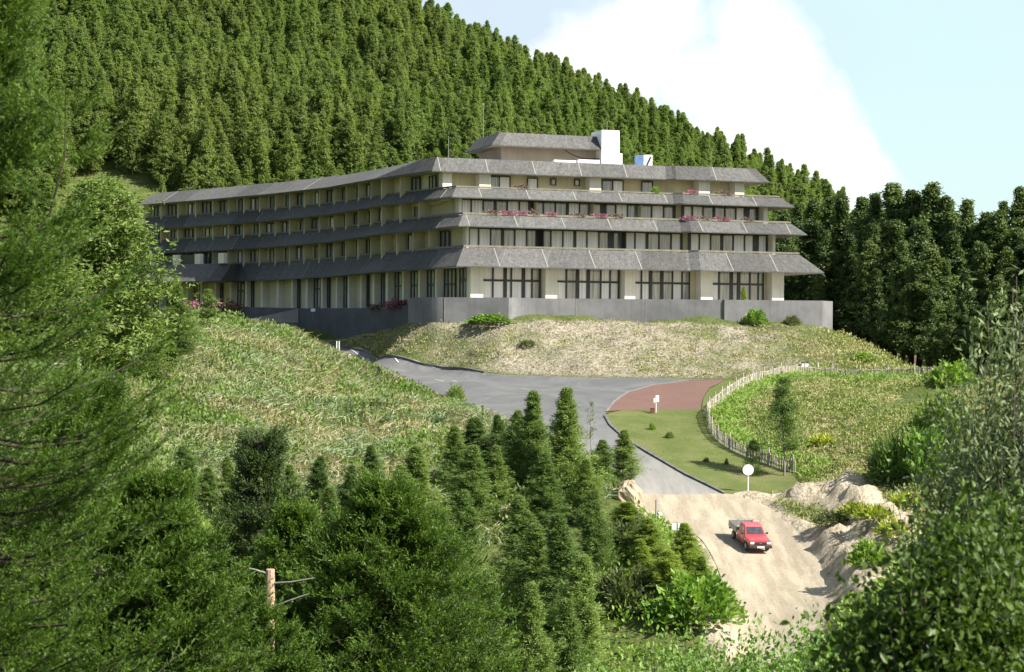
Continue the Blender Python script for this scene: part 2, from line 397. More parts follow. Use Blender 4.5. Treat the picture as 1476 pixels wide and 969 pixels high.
def drape(name, poly, m, lift=.03, step=.8, rough=0.0, holes=()):
    """a sheet laid on the ground inside an outline"""
    P = []
    n = len(poly)
    for i in range(n):
        a, b = np.array(poly[i]), np.array(poly[(i + 1) % n]); k = max(1, int(np.hypot(*(b - a)) / step))
        for j in range(k): P.append(tuple(a + (b - a) * j / k))
    nb = len(P); ed = [(i, (i + 1) % nb) for i in range(nb)]
    xs = [p[0] for p in P]; ys = [p[1] for p in P]
    X, Y = np.meshgrid(np.arange(min(xs), max(xs), step), np.arange(min(ys), max(ys), step))
    X = X.ravel(); Y = Y.ravel(); ok = sdist(X, Y, P) > step * .4
    pp = [Vector(p) for p in P] + [Vector((x, y)) for x, y in zip(X[ok], Y[ok])]
    v, e, f, *_ = delaunay_2d_cdt(pp, ed, [], 1, 1e-5)
    A = np.array([tuple(q) for q in v]); z = h0(A[:, 0], A[:, 1]) + lift
    if rough: z = z + (fbm(A[:, 0], A[:, 1], 1.2, 3) - .5) * rough
    o = npmesh(name, np.column_stack([A, z]), [np.array([t for t in f if len(t) == 3])], m, smooth=True)
    # make every face look up
    import bmesh
    bm = bmesh.new(); bm.from_mesh(o.data); bmesh.ops.recalc_face_normals(bm, faces=bm.faces)
    if sum(q.normal.z for q in bm.faces) < 0: bmesh.ops.reverse_faces(bm, faces=bm.faces)
    bm.to_mesh(o.data); bm.free()
    tag(o, kind='structure'); return o
def asphalt_mat():
    m, N, L, b = mat_new('asphalt'); b.inputs['Roughness'].default_value = .85
    n1 = noise_node(N, L, .22, 7, .65, dist=1.2); n2 = noise_node(N, L, 9, 4); g = N.new('ShaderNodeNewGeometry')
    c = ramp(N, L, n1.outputs['Fac'], [(.40, (0.0705, 0.0705, 0.0728)), (.5, (0.0916, 0.0916, 0.094)), (.60, (0.117, 0.117, 0.113))])
    c = mixc(N, L, .3, c, ramp(N, L, n2.outputs['Fac'], [(.3, (0.0564, 0.0564, 0.0587)), (.7, (0.127, 0.127, 0.127))]))
    # pale dust carried up from the unmade part: grows towards the end of the lane
    sp = N.new('ShaderNodeSeparateXYZ'); L.new(g.outputs['Position'], sp.inputs[0])
    mr = N.new('ShaderNodeMapRange'); mr.inputs[1].default_value = 150; mr.inputs[2].default_value = 124; L.new(sp.outputs[1], mr.inputs[0])
    mp = N.new('ShaderNodeMapping'); mp.inputs['Rotation'].default_value = (0, 0, math.radians(-24)); mp.inputs['Scale'].default_value = (1.6, .06, 1); L.new(g.outputs['Position'], mp.inputs[0])
    n3 = noise_node(N, L, 1.0, 4, .6, src=mp.outputs[0])
    f = N.new('ShaderNodeMath'); f.operation = 'MULTIPLY'; f.use_clamp = True; L.new(mr.outputs[0], f.inputs[0])
    L.new(ramp(N, L, n3.outputs['Fac'], [(.3, (.45,) * 3), (.6, (1,) * 3)]), f.inputs[1])
    c = mixc(N, L, f.outputs[0], c, (0.216, 0.207, 0.183)); L.new(c, b.inputs['Base Color']); bump(N, L, b, n2.outputs['Fac'], .15, .01); return m
def paving_mat():
    m, N, L, b = mat_new('red_paving'); b.inputs['Roughness'].default_value = .9
    g = N.new('ShaderNodeNewGeometry'); br = N.new('ShaderNodeTexBrick'); L.new(g.outputs['Position'], br.inputs['Vector'])
    br.inputs['Scale'].default_value = 2.2; br.inputs['Color1'].default_value = (0.13, 0.054, 0.0396, 1); br.inputs['Color2'].default_value = (0.0972, 0.0396, 0.0306, 1); br.inputs['Mortar'].default_value = (0.108, 0.0792, 0.0612, 1)
    br.inputs['Mortar Size'].default_value = .03
    n = noise_node(N, L, .5, 5); c = mixc(N, L, ramp(N, L, n.outputs['Fac'], [(.42, (0, 0, 0)), (.62, (0.216, 0.216, 0.216))]), br.outputs[0], (0.144, 0.0864, 0.0612))
    L.new(c, b.inputs['Base Color']); return m
def lawn_mat():
    m, N, L, b = mat_new('lawn'); b.inputs['Roughness'].default_value = .9; b.inputs['Specular IOR Level'].default_value = .1
    n1 = noise_node(N, L, .35, 5, .6); n2 = noise_node(N, L, 7, 5, .7)
    c = ramp(N, L, n1.outputs['Fac'], [(.38, (0.0714, 0.088, 0.0252)), (.5, (0.0924, 0.108, 0.0357)), (.60, (0.13, 0.123, 0.0546))])
    c = mixc(N, L, .4, c, ramp(N, L, n2.outputs['Fac'], [(.35, (0.042, 0.0704, 0.0126)), (.65, (0.134, 0.158, 0.0504))]))
    L.new(c, b.inputs['Base Color']); bump(N, L, b, n2.outputs['Fac'], .7, .06); return m
def dirt_mat():
    m, N, L, b = mat_new('dirt_road'); b.inputs['Roughness'].default_value = .95
    g = N.new('ShaderNodeNewGeometry')
    mp = N.new('ShaderNodeMapping'); mp.inputs['Rotation'].default_value = (0, 0, math.radians(-16)); mp.inputs['Scale'].default_value = (1.5, .09, 1); L.new(g.outputs['Position'], mp.inputs[0])
    n3 = noise_node(N, L, 1.0, 5, .6, src=mp.outputs[0]); n1 = noise_node(N, L, .4, 5, .6); n2 = noise_node(N, L, 6, 5, .7)
    c = ramp(N, L, n1.outputs['Fac'], [(.3, (0.2, 0.163, 0.111)), (.5, (0.267, 0.226, 0.157)), (.7, (0.314, 0.27, 0.197))])
    c = mixc(N, L, .55, c, ramp(N, L, n3.outputs['Fac'], [(.42, (0.16, 0.13, 0.0893)), (.58, (0.334, 0.286, 0.21))]))
    c = mixc(N, L, .25, c, ramp(N, L, n2.outputs['Fac'], [(.35, (0.146, 0.117, 0.08)), (.65, (0.414, 0.366, 0.271))]))
    L.new(c, b.inputs['Base Color']); bump(N, L, b, n2.outputs['Fac'], .6, .05); return m
M_lawn = lawn_mat()
drape('road', asphalt, asphalt_mat(), .03)
drape('red_paving', red_poly, paving_mat(), .055)
drape('lawn', lawn_poly, M_lawn, .05)
drape('lawn_verge', lawn2_poly, M_lawn, .05)
drape('dirt_road', dirt_poly, dirt_mat(), .045, .5, .12)
M_white = pm('road_paint', (.55, .55, .52), (.40, .40, .38), 2.5, .7)
M_kerb = pm('kerb_stone', (0.165, 0.16, 0.15), (0.12, 0.117, 0.11), 1.5, .9, .3)
M_basalt = pm('dark_kerb', (.06, .06, .06), (.12, .118, .11), 2, .9, .3)
def resample(line, step):
    P = [np.array(p, float) for p in line]; out = [P[0]]; acc = 0
    seg = [np.hypot(*(b - a)) for a, b in zip(P[:-1], P[1:])]; tot = sum(seg); n = max(1, int(round(tot / step)))
    cum = np.concatenate([[0], np.cumsum(seg)])
    for k in range(n + 1):
        s = tot * k / n; i = min(np.searchsorted(cum, s, 'right') - 1, len(seg) - 1); t = (s - cum[i]) / max(seg[i], 1e-9)
        q = P[i] + (P[i + 1] - P[i]) * t
        if k: out.append(q)
    return [tuple(q) for q in out]
def ribbon(name, line, w0, w1, zlo, zhi, m, step=.6, off=0, dz=None):
    """a kerb or painted strip along a line: from w0 to w1 sideways, with height"""
    P = np.array(resample(line, step)); T = np.gradient(P, axis=0); T /= np.linalg.norm(T, axis=1)[:, None]; Nn = np.stack([T[:, 1], -T[:, 0]], 1)
    A = P + Nn * w0; B = P + Nn * w1; za = h0(A[:, 0], A[:, 1]); zb = h0(B[:, 0], B[:, 1]); z = np.maximum(za, zb)
    n = len(P)
    V = np.concatenate([np.column_stack([A, z + zlo]), np.column_stack([A, z + zhi]), np.column_stack([B, z + zhi]), np.column_stack([B, z + zlo])])
    i = np.arange(n - 1); q = []
    for a, b in ((0, 1), (1, 2), (2, 3)): q.append(np.stack([a * n + i, a * n + i + 1, b * n + i + 1, b * n + i], 1))
    q.append(np.array([[0, n, 2 * n, 3 * n], [n - 1, 4 * n - 1, 3 * n - 1, 2 * n - 1]]))
    return npmesh(name, V, q, m)
tag(ribbon('kerb', lane_r, -.12, .12, -.2, .14, M_basalt), kind='structure')
be = catmull(back_edge, 4)
tag(ribbon('kerb', be[:int(len(be) * .62)], -.1, .22, -.2, .13, M_basalt), kind='structure')
tag(ribbon('kerb', red_edge, -.1, .1, -.2, .09, M_kerb), kind='structure')
# painted lines on the lane climbing to the hotel door
cl_ = hits([(497,508.5,182),(520,512,178),(545,517,174),(575,524,170),(610,531,165)])
dl = np.array(resample(cl_, .5)); k = 0
mbp = []
while k + 7 < len(dl):
    mbp.append(tag(ribbon('road_marking', [tuple(p) for p in dl[k:k + 5]], -.07, .07, .034, .038, M_white, .5), kind='structure')); k += 9
el_ = hits([(505,519,182),(525,527,176),(560,538,168),(590,549,160)])
tag(ribbon('road_marking', el_, -.06, .06, .034, .038, M_white, .6), kind='structure')
el2 = hits([(505,504,182),(560,517,174),(640,533.5,160),(700,541,160),(760,544,160)])
tag(ribbon('road_marking', el2, -.05, .05, .034, .038, M_white, .6), kind='structure')
for a in ([(628,548,160),(634,549,158),(640,550,156)], [(652,549.5,156),(658,550.5,156)], [(752,561),(764,562)], [(778,563),(786,563.5)]):
    tag(ribbon('road_marking', hits(a), -.09, .09, .034, .038, M_white, .5), kind='structure')
# ------------------------------------------------------------------ the hotel
def V2(a): return np.array(a, float)
def offs(P, d):
    P = [V2(p) for p in P]; n = len(P); d = d if isinstance(d, (list, tuple, np.ndarray)) else [d] * n; out = []
    def nr(a, b): t = (b - a) / np.linalg.norm(b - a); return np.array([t[1], -t[0]])
    for i in range(n):
        n1 = nr(P[i - 1], P[i]) if i else nr(P[0], P[1]); n2 = nr(P[i], P[i + 1]) if i < n - 1 else n1
        out.append(P[i] + d[i] * (n1 + n2) / (1 + n1 @ n2))
    return out
def pxX(px, Y): return (px - 738) / F * Y
WING = [(-49.6,247.2),(-38.4,236.2),(-28.9,226.2),(-20.4,215.4),(-13.6,203.4)]
def storey(pa, Ya, pb, Yb, pj):
    A = V2((pxX(pa, Ya), Ya)); B = V2((pxX(pb, Yb), Yb)); t = (B - A) / np.linalg.norm(B - A); nrm = V2((t[1], -t[0]))
    wd = (A - V2(WING[-1])); wd /= np.linalg.norm(wd)
    J = A + (B - A) * ((pxX(pj, (Ya + Yb) / 2) - A[0]) / (B[0] - A[0]))
    A1 = A - wd * 1.7; A2 = A + t * .2
    J1 = J - t * .45; J2 = J + t * .45 + nrm * .7; B2 = B + nrm * .7
    back = -nrm
    E = B2 + back * 20 + t * .0
    return WING + [tuple(A1), tuple(A2), tuple(J1), tuple(J2), tuple(B2), tuple(E)]
ST = {1: storey(672, 190.0, 1121, 202.0, 998), 2: storey(670, 191.4, 1109, 203.2, 985), 3: storey(659, 193.0, 1097, 204.4, 975), 4: storey(631, 195.0, 1063, 206.0, 965)}
# eaves: lower outer edge, upper inner edge; the heights sink a little along the wing
EA = {1: (6.65, 8.75, 3.5, 1.5, -.62, -.45), 2: (10.93, 12.25, 2.8, 1.5, -.85, -.35), 3: (14.10, 15.25, 2.5, 1.3, -.68, -.2), 4: (17.0, 18.65, 2.4, 1.2, -.2, 0)}
FLOOR = {1: 3.0, 2: 7.6, 3: 11.2, 4: 14.35}; CEIL = {1: 6.85, 2: 11.0, 3: 14.15, 4: 17.1}
wing_w = [1, .9, .8, .6, .3, .1, 0, 0, 0, 0, 0]
hotel = tag(empty('hotel', (5, 205, 3)), 'long terraced concrete hotel with grey sloping eaves on the hill', 'hotel')
HL = Vector((5, 205, 3))
def toH(o): o.location = -HL; o.parent = hotel; return o

def eave_mat():
    m, N, L, b = mat_new('weathered_eave'); b.inputs['Roughness'].default_value = .88
    uv = N.new('ShaderNodeUVMap'); sp = N.new('ShaderNodeSeparateXYZ'); L.new(uv.outputs[0], sp.inputs[0])
    fl = N.new('ShaderNodeMath'); fl.operation = 'FLOOR'; L.new(sp.outputs[0], fl.inputs[0])
    wn = N.new('ShaderNodeTexWhiteNoise'); wn.noise_dimensions = '1D'; L.new(fl.outputs[0], wn.inputs['W'])
    n1 = noise_node(N, L, .9, 6, .65); n2 = noise_node(N, L, 3.0, 6, .8)
    mp = N.new('ShaderNodeMapping'); mp.inputs['Scale'].default_value = (38, .7, 1); L.new(uv.outputs[0], mp.inputs[0]); n3 = noise_node(N, L, 1, 4, .7, src=mp.outputs[0])
    c = ramp(N, L, n1.outputs['Fac'], [(.3, (0.0325, 0.033, 0.0326)), (.5, (0.055, 0.055, 0.0536)), (.7, (0.085, 0.084, 0.079))])
    c = mixc(N, L, .6, c, ramp(N, L, n2.outputs['Fac'], [(.38, (0.016, 0.016, 0.017)), (.64, (0.15, 0.147, 0.138))]))
    c = mixc(N, L, .35, c, ramp(N, L, n3.outputs['Fac'], [(.35, (0.03, 0.03, 0.0296)), (.65, (0.105, 0.102, 0.0969))]))
    hs = N.new('ShaderNodeHueSaturation'); mr = N.new('ShaderNodeMapRange'); mr.inputs['To Min'].default_value = .78; mr.inputs['To Max'].default_value = 1.3
    L.new(wn.outputs[0], mr.inputs[0]); L.new(mr.outputs[0], hs.inputs['Value']); L.new(c, hs.inputs['Color'])
    L.new(hs.outputs[0], b.inputs['Base Color']); bump(N, L, b, n2.outputs['Fac'], .8, .08); return m
M_eave = eave_mat()
def render_wall(name, c1, c2, c3):
    m, N, L, b = mat_new(name); b.inputs['Roughness'].default_value = .85
    n1 = noise_node(N, L, .35, 5, .6); g = N.new('ShaderNodeNewGeometry'); mp = N.new('ShaderNodeMapping'); mp.inputs['Scale'].default_value = (2.4, 2.4, .16); L.new(g.outputs['Position'], mp.inputs[0])
    n2 = noise_node(N, L, 1, 4, .6, src=mp.outputs[0])
    c = ramp(N, L, n1.outputs['Fac'], [(.42, c1), (.6, c2)]); c = mixc(N, L, ramp(N, L, n2.outputs['Fac'], [(.48, (0, 0, 0)), (.8, (.5, .5, .5))]), c, c3)
    L.new(c, b.inputs['Base Color']); return m
M_wall = render_wall('cream_render', (0.612, 0.546, 0.353), (0.532, 0.48, 0.311), (0.394, 0.345, 0.227))
M_col = render_wall('pale_column', (.72, .68, .56), (.62, .59, .48), (.46, .43, .34))
M_conc = render_wall('stained_concrete', (0.225, 0.217, 0.203), (0.173, 0.169, 0.158), (0.0975, 0.0975, 0.0938))
M_soffit = pm('soffit', (.34, .32, .27), (.26, .25, .21), 1, .9)
M_floor = pm('terrace_floor', (.30, .29, .26), (.22, .21, .19), 1, .9)
M_frame = pm('dark_window_frame', (.022, .022, .022), (.035, .033, .03), 3, .45)
M_joint = pm('pale_joint', (0.225, 0.221, 0.204), (0.165, 0.16, 0.148), 3, .8)
M_rail = pm('mossy_rail', (0.182, 0.168, 0.119), (0.119, 0.115, 0.084), 1.8, .9)
def glass_mat():
    m, N, L, b = mat_new('window_glass'); b.inputs['Roughness'].default_value = .04
    g = N.new('ShaderNodeNewGeometry'); mp = N.new('ShaderNodeMapping'); mp.inputs['Scale'].default_value = (5, 5, .25); L.new(g.outputs['Position'], mp.inputs[0])
    n = noise_node(N, L, 1, 3, .5, src=mp.outputs[0]); L.new(ramp(N, L, n.outputs['Fac'], [(.35, (.12, .135, .125)), (.52, (.25, .27, .25)), (.72, (.42, .43, .40))]), b.inputs['Base Color'])
    b.inputs['Coat Weight'].default_value = .3; b.inputs['Coat Roughness'].default_value = .02; b.inputs['Specular IOR Level'].default_value = .8; return m
def curtain_mat():
    m, N, L, b = mat_new('white_curtain'); b.inputs['Roughness'].default_value = .5
    g = N.new('ShaderNodeNewGeometry'); mp = N.new('ShaderNodeMapping'); mp.inputs['Scale'].default_value = (9, 9, .1); L.new(g.outputs['Position'], mp.inputs[0])
    n = noise_node(N, L, 1, 3, .5, src=mp.outputs[0]); L.new(ramp(N, L, n.outputs['Fac'], [(.3, (0.538, 0.526, 0.493)), (.6, (0.829, 0.806, 0.762))]), b.inputs['Base Color'])
    b.inputs['Coat Weight'].default_value = .4; return m
M_glass = glass_mat(); M_gpale = M_glass.copy(); M_gpale.name = 'pale_glass'
for e_, c3_ in zip([n for n in M_gpale.node_tree.nodes if n.type == 'VALTORGB'][0].color_ramp.elements, ((.19, .21, .20), (.31, .33, .31), (.47, .48, .45))): e_.color = rgb(c3_)
M_curt = curtain_mat()

def strip(name, rings, mats, mi, closed=True, uvlen=None, faceuv=0):
    """rings: list of lists of (x,y,z) all the same length -> skin between neighbouring rings"""
    R = len(rings); n = len(rings[0]); V = np.array([p for r in rings for p in r]); Q = []; MI = []; UV = []
    cum = np.concatenate([[0], np.cumsum(np.linalg.norm(np.diff(np.array(rings[0])[:, :2], axis=0), axis=1))]) / 5.35
    for a in range(R if closed else R - 1):
        b = (a + 1) % R
        for i in range(n - 1):
            Q.append((a * n + i, a * n + i + 1, b * n + i + 1, b * n + i)); MI.append(mi[a]); UV += [(cum[i], 0), (cum[i + 1], 0), (cum[i + 1], 1), (cum[i], 1)]
    o = npmesh(name, V, [np.array(Q)], mats, mi=MI, uv=UV)
    if closed:                                 # end caps
        import bmesh
        bm = bmesh.new(); bm.from_mesh(o.data); bm.verts.ensure_lookup_table()
        for e in (0, n - 1):
            try: bm.faces.new([bm.verts[a * n + e] for a in range(R)])
            except ValueError: pass
        bmesh.ops.recalc_face_normals(bm, faces=bm.faces); bm.to_mesh(o.data); bm.free()
    return o
def absorb(o, mb, m):
    import bmesh
    bm = bmesh.new(); bm.from_mesh(o.data); vs = [bm.verts.new(Vector(v)) for v in mb.v]
    for f in mb.f:
        q = bm.faces.new([vs[i] for i in f]); q.material_index = m
    bm.to_mesh(o.data); bm.free()
def subdiv(P, wts, step=5.35):
    """add points along the long sides so that joints fall on points"""
    return P, wts
for k in (1, 2, 3, 4):
    W = ST[k]; zb, zt, do, di, dzb, dzt = EA[k]
    O = offs(W, [min(do, 2.1) if i < 4 else do if i > 5 else (2.1 + do) / 2 for i in range(len(W))])
    wi_ = .9 if k < 4 else -.7
    I = offs(W, [min(di, wi_) if i < 5 else di for i in range(len(W))])
    I2 = offs(W, [min(di, wi_) - .25 if i < 5 else di - .25 for i in range(len(W))])
    Wi = offs(W, -.5); Ui = offs(ST[k + 1], -.5) if k < 4 else offs(W, -1.3)
    zB = [zb + dzb * w for w in wing_w]; zT = [zt + dzt * w for w in wing_w]; fl = [z - .85 for z in zT] if k < 4 else [z - .05 for z in zT]
    r = lambda P, Z: [(p[0], p[1], z) for p, z in zip(P, Z)]
    rings = [r(O, zB), r(O, [z + .10 for z in zB]), r(I, zT), r(I2, zT), r(I2, fl), r(Ui, fl), r(Wi, [z + .12 for z in zB])]
    o = strip('eave', rings, [M_eave, M_floor, M_soffit, M_joint], [0, 0, 0, 1, 1, 1, 2]); toH(o); eave_o = o
    # UV of the slope starts at zero on the outer ring; pale joint strips stand on it
    jb = MB()
    Oz = [Vector(p) for p in r(O, [z + .10 for z in zB])]; Iz = [Vector(p) for p in r(I, zT)]
    cum = 0
    for i in range(len(O) - 1):
        Ls = (Oz[i + 1] - Oz[i]).length
        s = math.ceil(cum / 5.35 + 1e-6) * 5.35
        nrm = (Oz[i + 1] - Oz[i]).cross(Iz[i] - Oz[i]).normalized()
        if nrm.z < 0: nrm = -nrm
        lift = nrm * .025
        while s < cum + Ls:
            t = (s - cum) / Ls
            if Ls > 2.5 and .02 < t < .98:
                a = Oz[i].lerp(Oz[i + 1], t); ti = (Iz[i + 1] - Iz[i]).normalized(); to = (Oz[i + 1] - Oz[i]).normalized()
                Li = (Iz[i + 1] - Iz[i]).length; # joints run square to the eave
                proj = (a - Iz[i]).dot(ti)
                if 0.05 < proj < Li - .05 and (i >= 5 or random.random() < .3):
                    b_ = Iz[i] + ti * proj; w = .055
                    q = [a - to * w, a + to * w, b_ + ti * w, b_ - ti * w]
                    jb.add([p + lift for p in q] + [p - lift for p in q], [(0, 1, 2, 3), (0, 4, 5, 1), (1, 5, 6, 2), (2, 6, 7, 3), (3, 7, 4, 0)])
            s += 5.35
        cum += Ls
    absorb(eave_o, jb, 3)
    if k < 4:   # parapet rail above the eave
        Ra = offs(W, [min(di, .9) - .02 if i < 5 else di - .02 for i in range(len(W))]); Rb = offs(W, [min(di, .9) - .32 if i < 5 else di - .32 for i in range(len(W))])
        up_ = .26 if k < 3 else .22
        o = strip('terrace_rail', [r(Ra, [z + .06 for z in zT]), r(Ra, [z + up_ for z in zT]), r(Rb, [z + up_ for z in zT]), r(Rb, [z + .06 for z in zT])], M_rail, [0, 0, 0, 0]); toH(o)
        pb = MB()
        for i in range(len(W) - 1):
            a, b_ = Vector(r(Ra, zT)[i]), Vector(r(Ra, zT)[i + 1]); c0, c1 = Vector(r(Rb, zT)[i]), Vector(r(Rb, zT)[i + 1]); n = max(1, int((b_ - a).length / 2.6))
            for j in range(n):
                t0 = (j + .4) / n; t1 = t0 + .16 / (b_ - a).length
                q = [a.lerp(b_, t0), a.lerp(b_, t1), c0.lerp(c1, t1), c0.lerp(c1, t0)]
                pb.add([p + Vector((0, 0, -.02)) for p in q] + [p + Vector((0, 0, .07)) for p in q], [(0, 1, 5, 4), (1, 2, 6, 5), (2, 3, 7, 6), (3, 0, 4, 7)])
        absorb(o, pb, 0)
# closed top of the roof
W4 = offs(ST[4], -1.25); mb = MB()
top = [(p[0], p[1], 18.58) for p in W4]
far = [(p[0] + 9, p[1] + 9, 18.58) for p in W4[:6]]
ring_pts = top + [(-6.0, 226, 18.58), (-17, 235, 18.58), (-28, 246, 18.58), (-38, 257, 18.58)]
from mathutils.geometry import tessellate_polygon
mb.add(ring_pts, [tuple(q) for q in tessellate_polygon([[Vector(p) for p in ring_pts]])]); toH(mb.build('roof', M_floor))

def seg(P, i): return V2(P[i]), V2(P[i + 1])
def seg_u(a, b, px):
    t = (b - a) / np.linalg.norm(b - a); k = (px - 738) / F; return (k * a[1] - a[0]) / (t[0] - k * t[1])
def sbox(mb, a, b, u0, u1, z0, z1, d0, d1, m=0):
    t = (b - a) / np.linalg.norm(b - a); n = np.array([t[1], -t[0]])
    q = [a + t * u0 + n * d0, a + t * u1 + n * d0, a + t * u1 + n * d1, a + t * u0 + n * d1]
    mb.add([(p[0], p[1], z0) for p in q] + [(p[0], p[1], z1) for p in q], [(0, 1, 2, 3), (4, 7, 6, 5), (0, 4, 5, 1), (1, 5, 6, 2), (2, 6, 7, 3), (3, 7, 4, 0)], m)
# walls behind everything, one mesh per storey
for k in (1, 2, 3, 4):
    W = ST[k]; A = offs(W, -.10); B = offs(W, -.45); z0 = FLOOR[k] - .6 if k > 1 else 1.6
    zc = [CEIL[k] + .2 + (EA[k][4]) * w for w in wing_w]; zf = [z0 + (EA[k - 1][5] if k > 1 else 0) * w for w in wing_w]
    r = lambda P, Z: [(p[0], p[1], z) for p, z in zip(P, Z)]
    toH(strip('wall', [r(A, zf), r(A, zc), r(B, zc), r(B, zf)], M_wall, [0] * 4))
def window(a, b, u0, u1, z0, z1, mull, transom=None, curtains=(), d=0.0, bar=.07, heavy=(), gm=None):
    """a framed window unit: bars, glass, and curtained lights as parts"""
    f = MB(); g = MB(); c = MB(); us = [u0] + [u0 + (u1 - u0) * m for m in mull] + [u1]
    for i, u in enumerate(us):
        w = bar * (2.3 if i in heavy else 1)
        lo, hi = (u - w, u + w) if 0 < i < len(us) - 1 else ((u, u + 2 * w) if i == 0 else (u - 2 * w, u))
        sbox(f, a, b, lo, hi, z0, z1, d, d + .14)
    sbox(f, a, b, u0, u1, z1 - .10, z1, d + .003, d + .135); sbox(f, a, b, u0, u1, z0, z0 + .08, d + .003, d + .135)
    if transom:
        for tz_ in transom: sbox(f, a, b, u0, u1, tz_ - .11, tz_ + .11, d + .003, d + .13)
    for i in range(len(us) - 1):
        sbox(c if i in curtains else g, a, b, us[i] + .01, us[i + 1] - .01, z0 + .02, z1 - .02, d - .04, d + .04)
    w_ = f.build('window', M_frame); toH(w_)
    for mbx, nm, mm in ((g, 'pane', gm or M_glass), (c, 'curtain', M_curt)):
        if mbx.v: o = mbx.build(nm, mm); o.parent = w_
    return w_
def column(a, b, u0, u1, z0, z1, d0, d1, nm='column', m=None):
    mb = MB(); sbox(mb, a, b, u0, u1, z0, z1, d0, d1); return toH(mb.build(nm, m or M_col))
# --- ground storey, front
W = ST[1]; a, b = seg(W, 6); U = lambda px: seg_u(a, b, px)
for p0, p1 in ((672, 690), (779.5, 796), (893, 908)): column(a, b, U(p0), U(p1), 2.4, 7.05, 0, 1.4)
for p0, p1, ml, hv, cu in ((690, 778, (.22, .42, .52, .72, .86), (2, 4), (0, 1, 2, 3, 4)), (796, 891.5, (.2, .37, .53, .72, .86), (2, 3), (0, 2, 4, 5)), (908, 994, (.18, .33, .52, .7, .86), (2, 3), (0, 1, 4))):
    window(a, b, U(p0), U(p1), 3.0, 6.9, ml, (5.40,), cu, .0, .085, hv, M_gpale)
a2, b2 = seg(W, 8); U = lambda px: seg_u(a2, b2, px)
column(a2, b2, U(1002), U(1019), 2.4, 7.05, 0, 1.4); column(a2, b2, U(1104), U(1121), 2.4, 7.05, 0, 1.4)
window(a2, b2, U(1019), U(1100), 3.0, 6.9, (.2, .42, .55, .75, .9), (5.40,), (0,), .0, .085, (2, 3), M_gpale)
# --- second storey: continuous glazing
def glaz(k, i, px0, px1, z0, z1, n, curt, hv):
    a, b = seg(ST[k], i); U = lambda px: seg_u(a, b, px); e = np.linspace(px0, px1, n + 1)
    per = 3
    for j in range(0, n, per):
        j1 = min(j + per, n); m = [(e[q] - e[j]) / (e[j1] - e[j]) for q in range(j + 1, j1)]
        cu = [q - j for q in range(j, j1) if q in curt]
        window(a, b, U(e[j]), U(e[j1]) - .02, z0, z1, m, None, cu, .08, .075, (0,) if (j // per) % 2 == 0 else (len(m) + 1,))
glaz(2, 6, 671, 983, 8.1, 11.0, 18, {0, 1, 4, 7, 8, 9, 10, 13, 14, 17}, ())
glaz(2, 8, 990, 1104, 8.1, 11.0, 7, {0, 1, 4, 5, 6}, ())
glaz(3, 6, 660, 972, 11.6, 14.15, 18, {0, 1, 4, 5, 9, 13, 16}, ())
glaz(3, 8, 980, 1090, 11.6, 14.15, 7, {0, 1, 5}, ())
for k, i, p0, p1 in ((3, 6, 655, 659.5), (3, 8, 1092, 1098), (2, 8, 1105, 1109), (2, 6, 666, 669.5)):
    a, b = seg(ST[k], i); column(a, b, seg_u(a, b, p0), seg_u(a, b, p1), FLOOR[k] - .3, CEIL[k] + .1, 0, 1.3)
# raking struts at the terrace ends and screens between rooms
a, b = seg(ST[2], 6)
for px in (777, 895): column(a, b, seg_u(a, b, px) - .06, seg_u(a, b, px) + .06, 7.7, 10.9, .1, 1.25, 'terrace_screen', M_frame)
a, b = seg(ST[3], 6)
for px in (768, 850, 918): column(a, b, seg_u(a, b, px) - .06, seg_u(a, b, px) + .06, 11.2, 14.0, .1, 1.1, 'terrace_screen', M_wall)
# --- top storey
a, b = seg(ST[4], 6); U = lambda px: seg_u(a, b, px)
for p0, p1 in ((631, 644), (683.5, 700), (841.5, 858)): column(a, b, U(p0), U(p1), 14.0, 17.05, 0, 1.55)
for p0, p1, z0, z1, ml, cu in ((702, 734, 14.5, 16.98, (.5,), (1,)), (758, 773.5, 14.5, 16.9, (), (0,)), (792, 800, 16.15, 16.9, (), ()), (826, 834, 16.15, 16.9, (), ()), (865.5, 897, 14.5, 16.98, (.5,), (1,)), (923, 939.5, 14.5, 16.98, (), ())):
    window(a, b, U(p0), U(p1), z0, z1, ml, None, cu, .0, .05)
a, b = seg(ST[4], 8); U = lambda px: seg_u(a, b, px)
for p0, p1 in ((998, 1013.5), (1049.5, 1063)): column(a, b, U(p0), U(p1), 14.0, 17.05, 0, 1.55)
# --- the wing: rooms with screen walls between their balconies
npart = 0
for k in (2, 3, 4):
    W = ST[k]; cum = 0; step = 3.55
    for i in range(6):
        a, b = seg(W, i); Ls = np.linalg.norm(b - a); n = max(1, round(Ls / step)); w0, w1 = wing_w[i], wing_w[i + 1]
        if i == 5: continue
        for j in range(n):
            u0 = Ls * j / n; u1 = Ls * (j + 1) / n; w = w0 + (w1 - w0) * (j + .5) / n
            zf = FLOOR[k] + EA[k - 1][5] * w; zc = CEIL[k] + EA[k][4] * w - .0
            column(a, b, u0 + .0, u0 + .12, zf - .2, zc, -.12, 1.1 if i < 4 else 1.45, 'balcony_screen', M_wall); npart += 1
            uw = u0 + (.3 if (j + i + k) % 2 else .95)
            if i < 4 or j % 2: window(a, b, uw, uw + 1.75, zf + .1, zc - .12, (.5,), None, ((0,) if (i * 3 + j + k) % 3 == 0 else ()), .02, .06)
a, b = seg(ST[4], 4); window(a, b, 8.2, 9.6, 14.5, 16.9, (.5,), None, (), .02, .05)
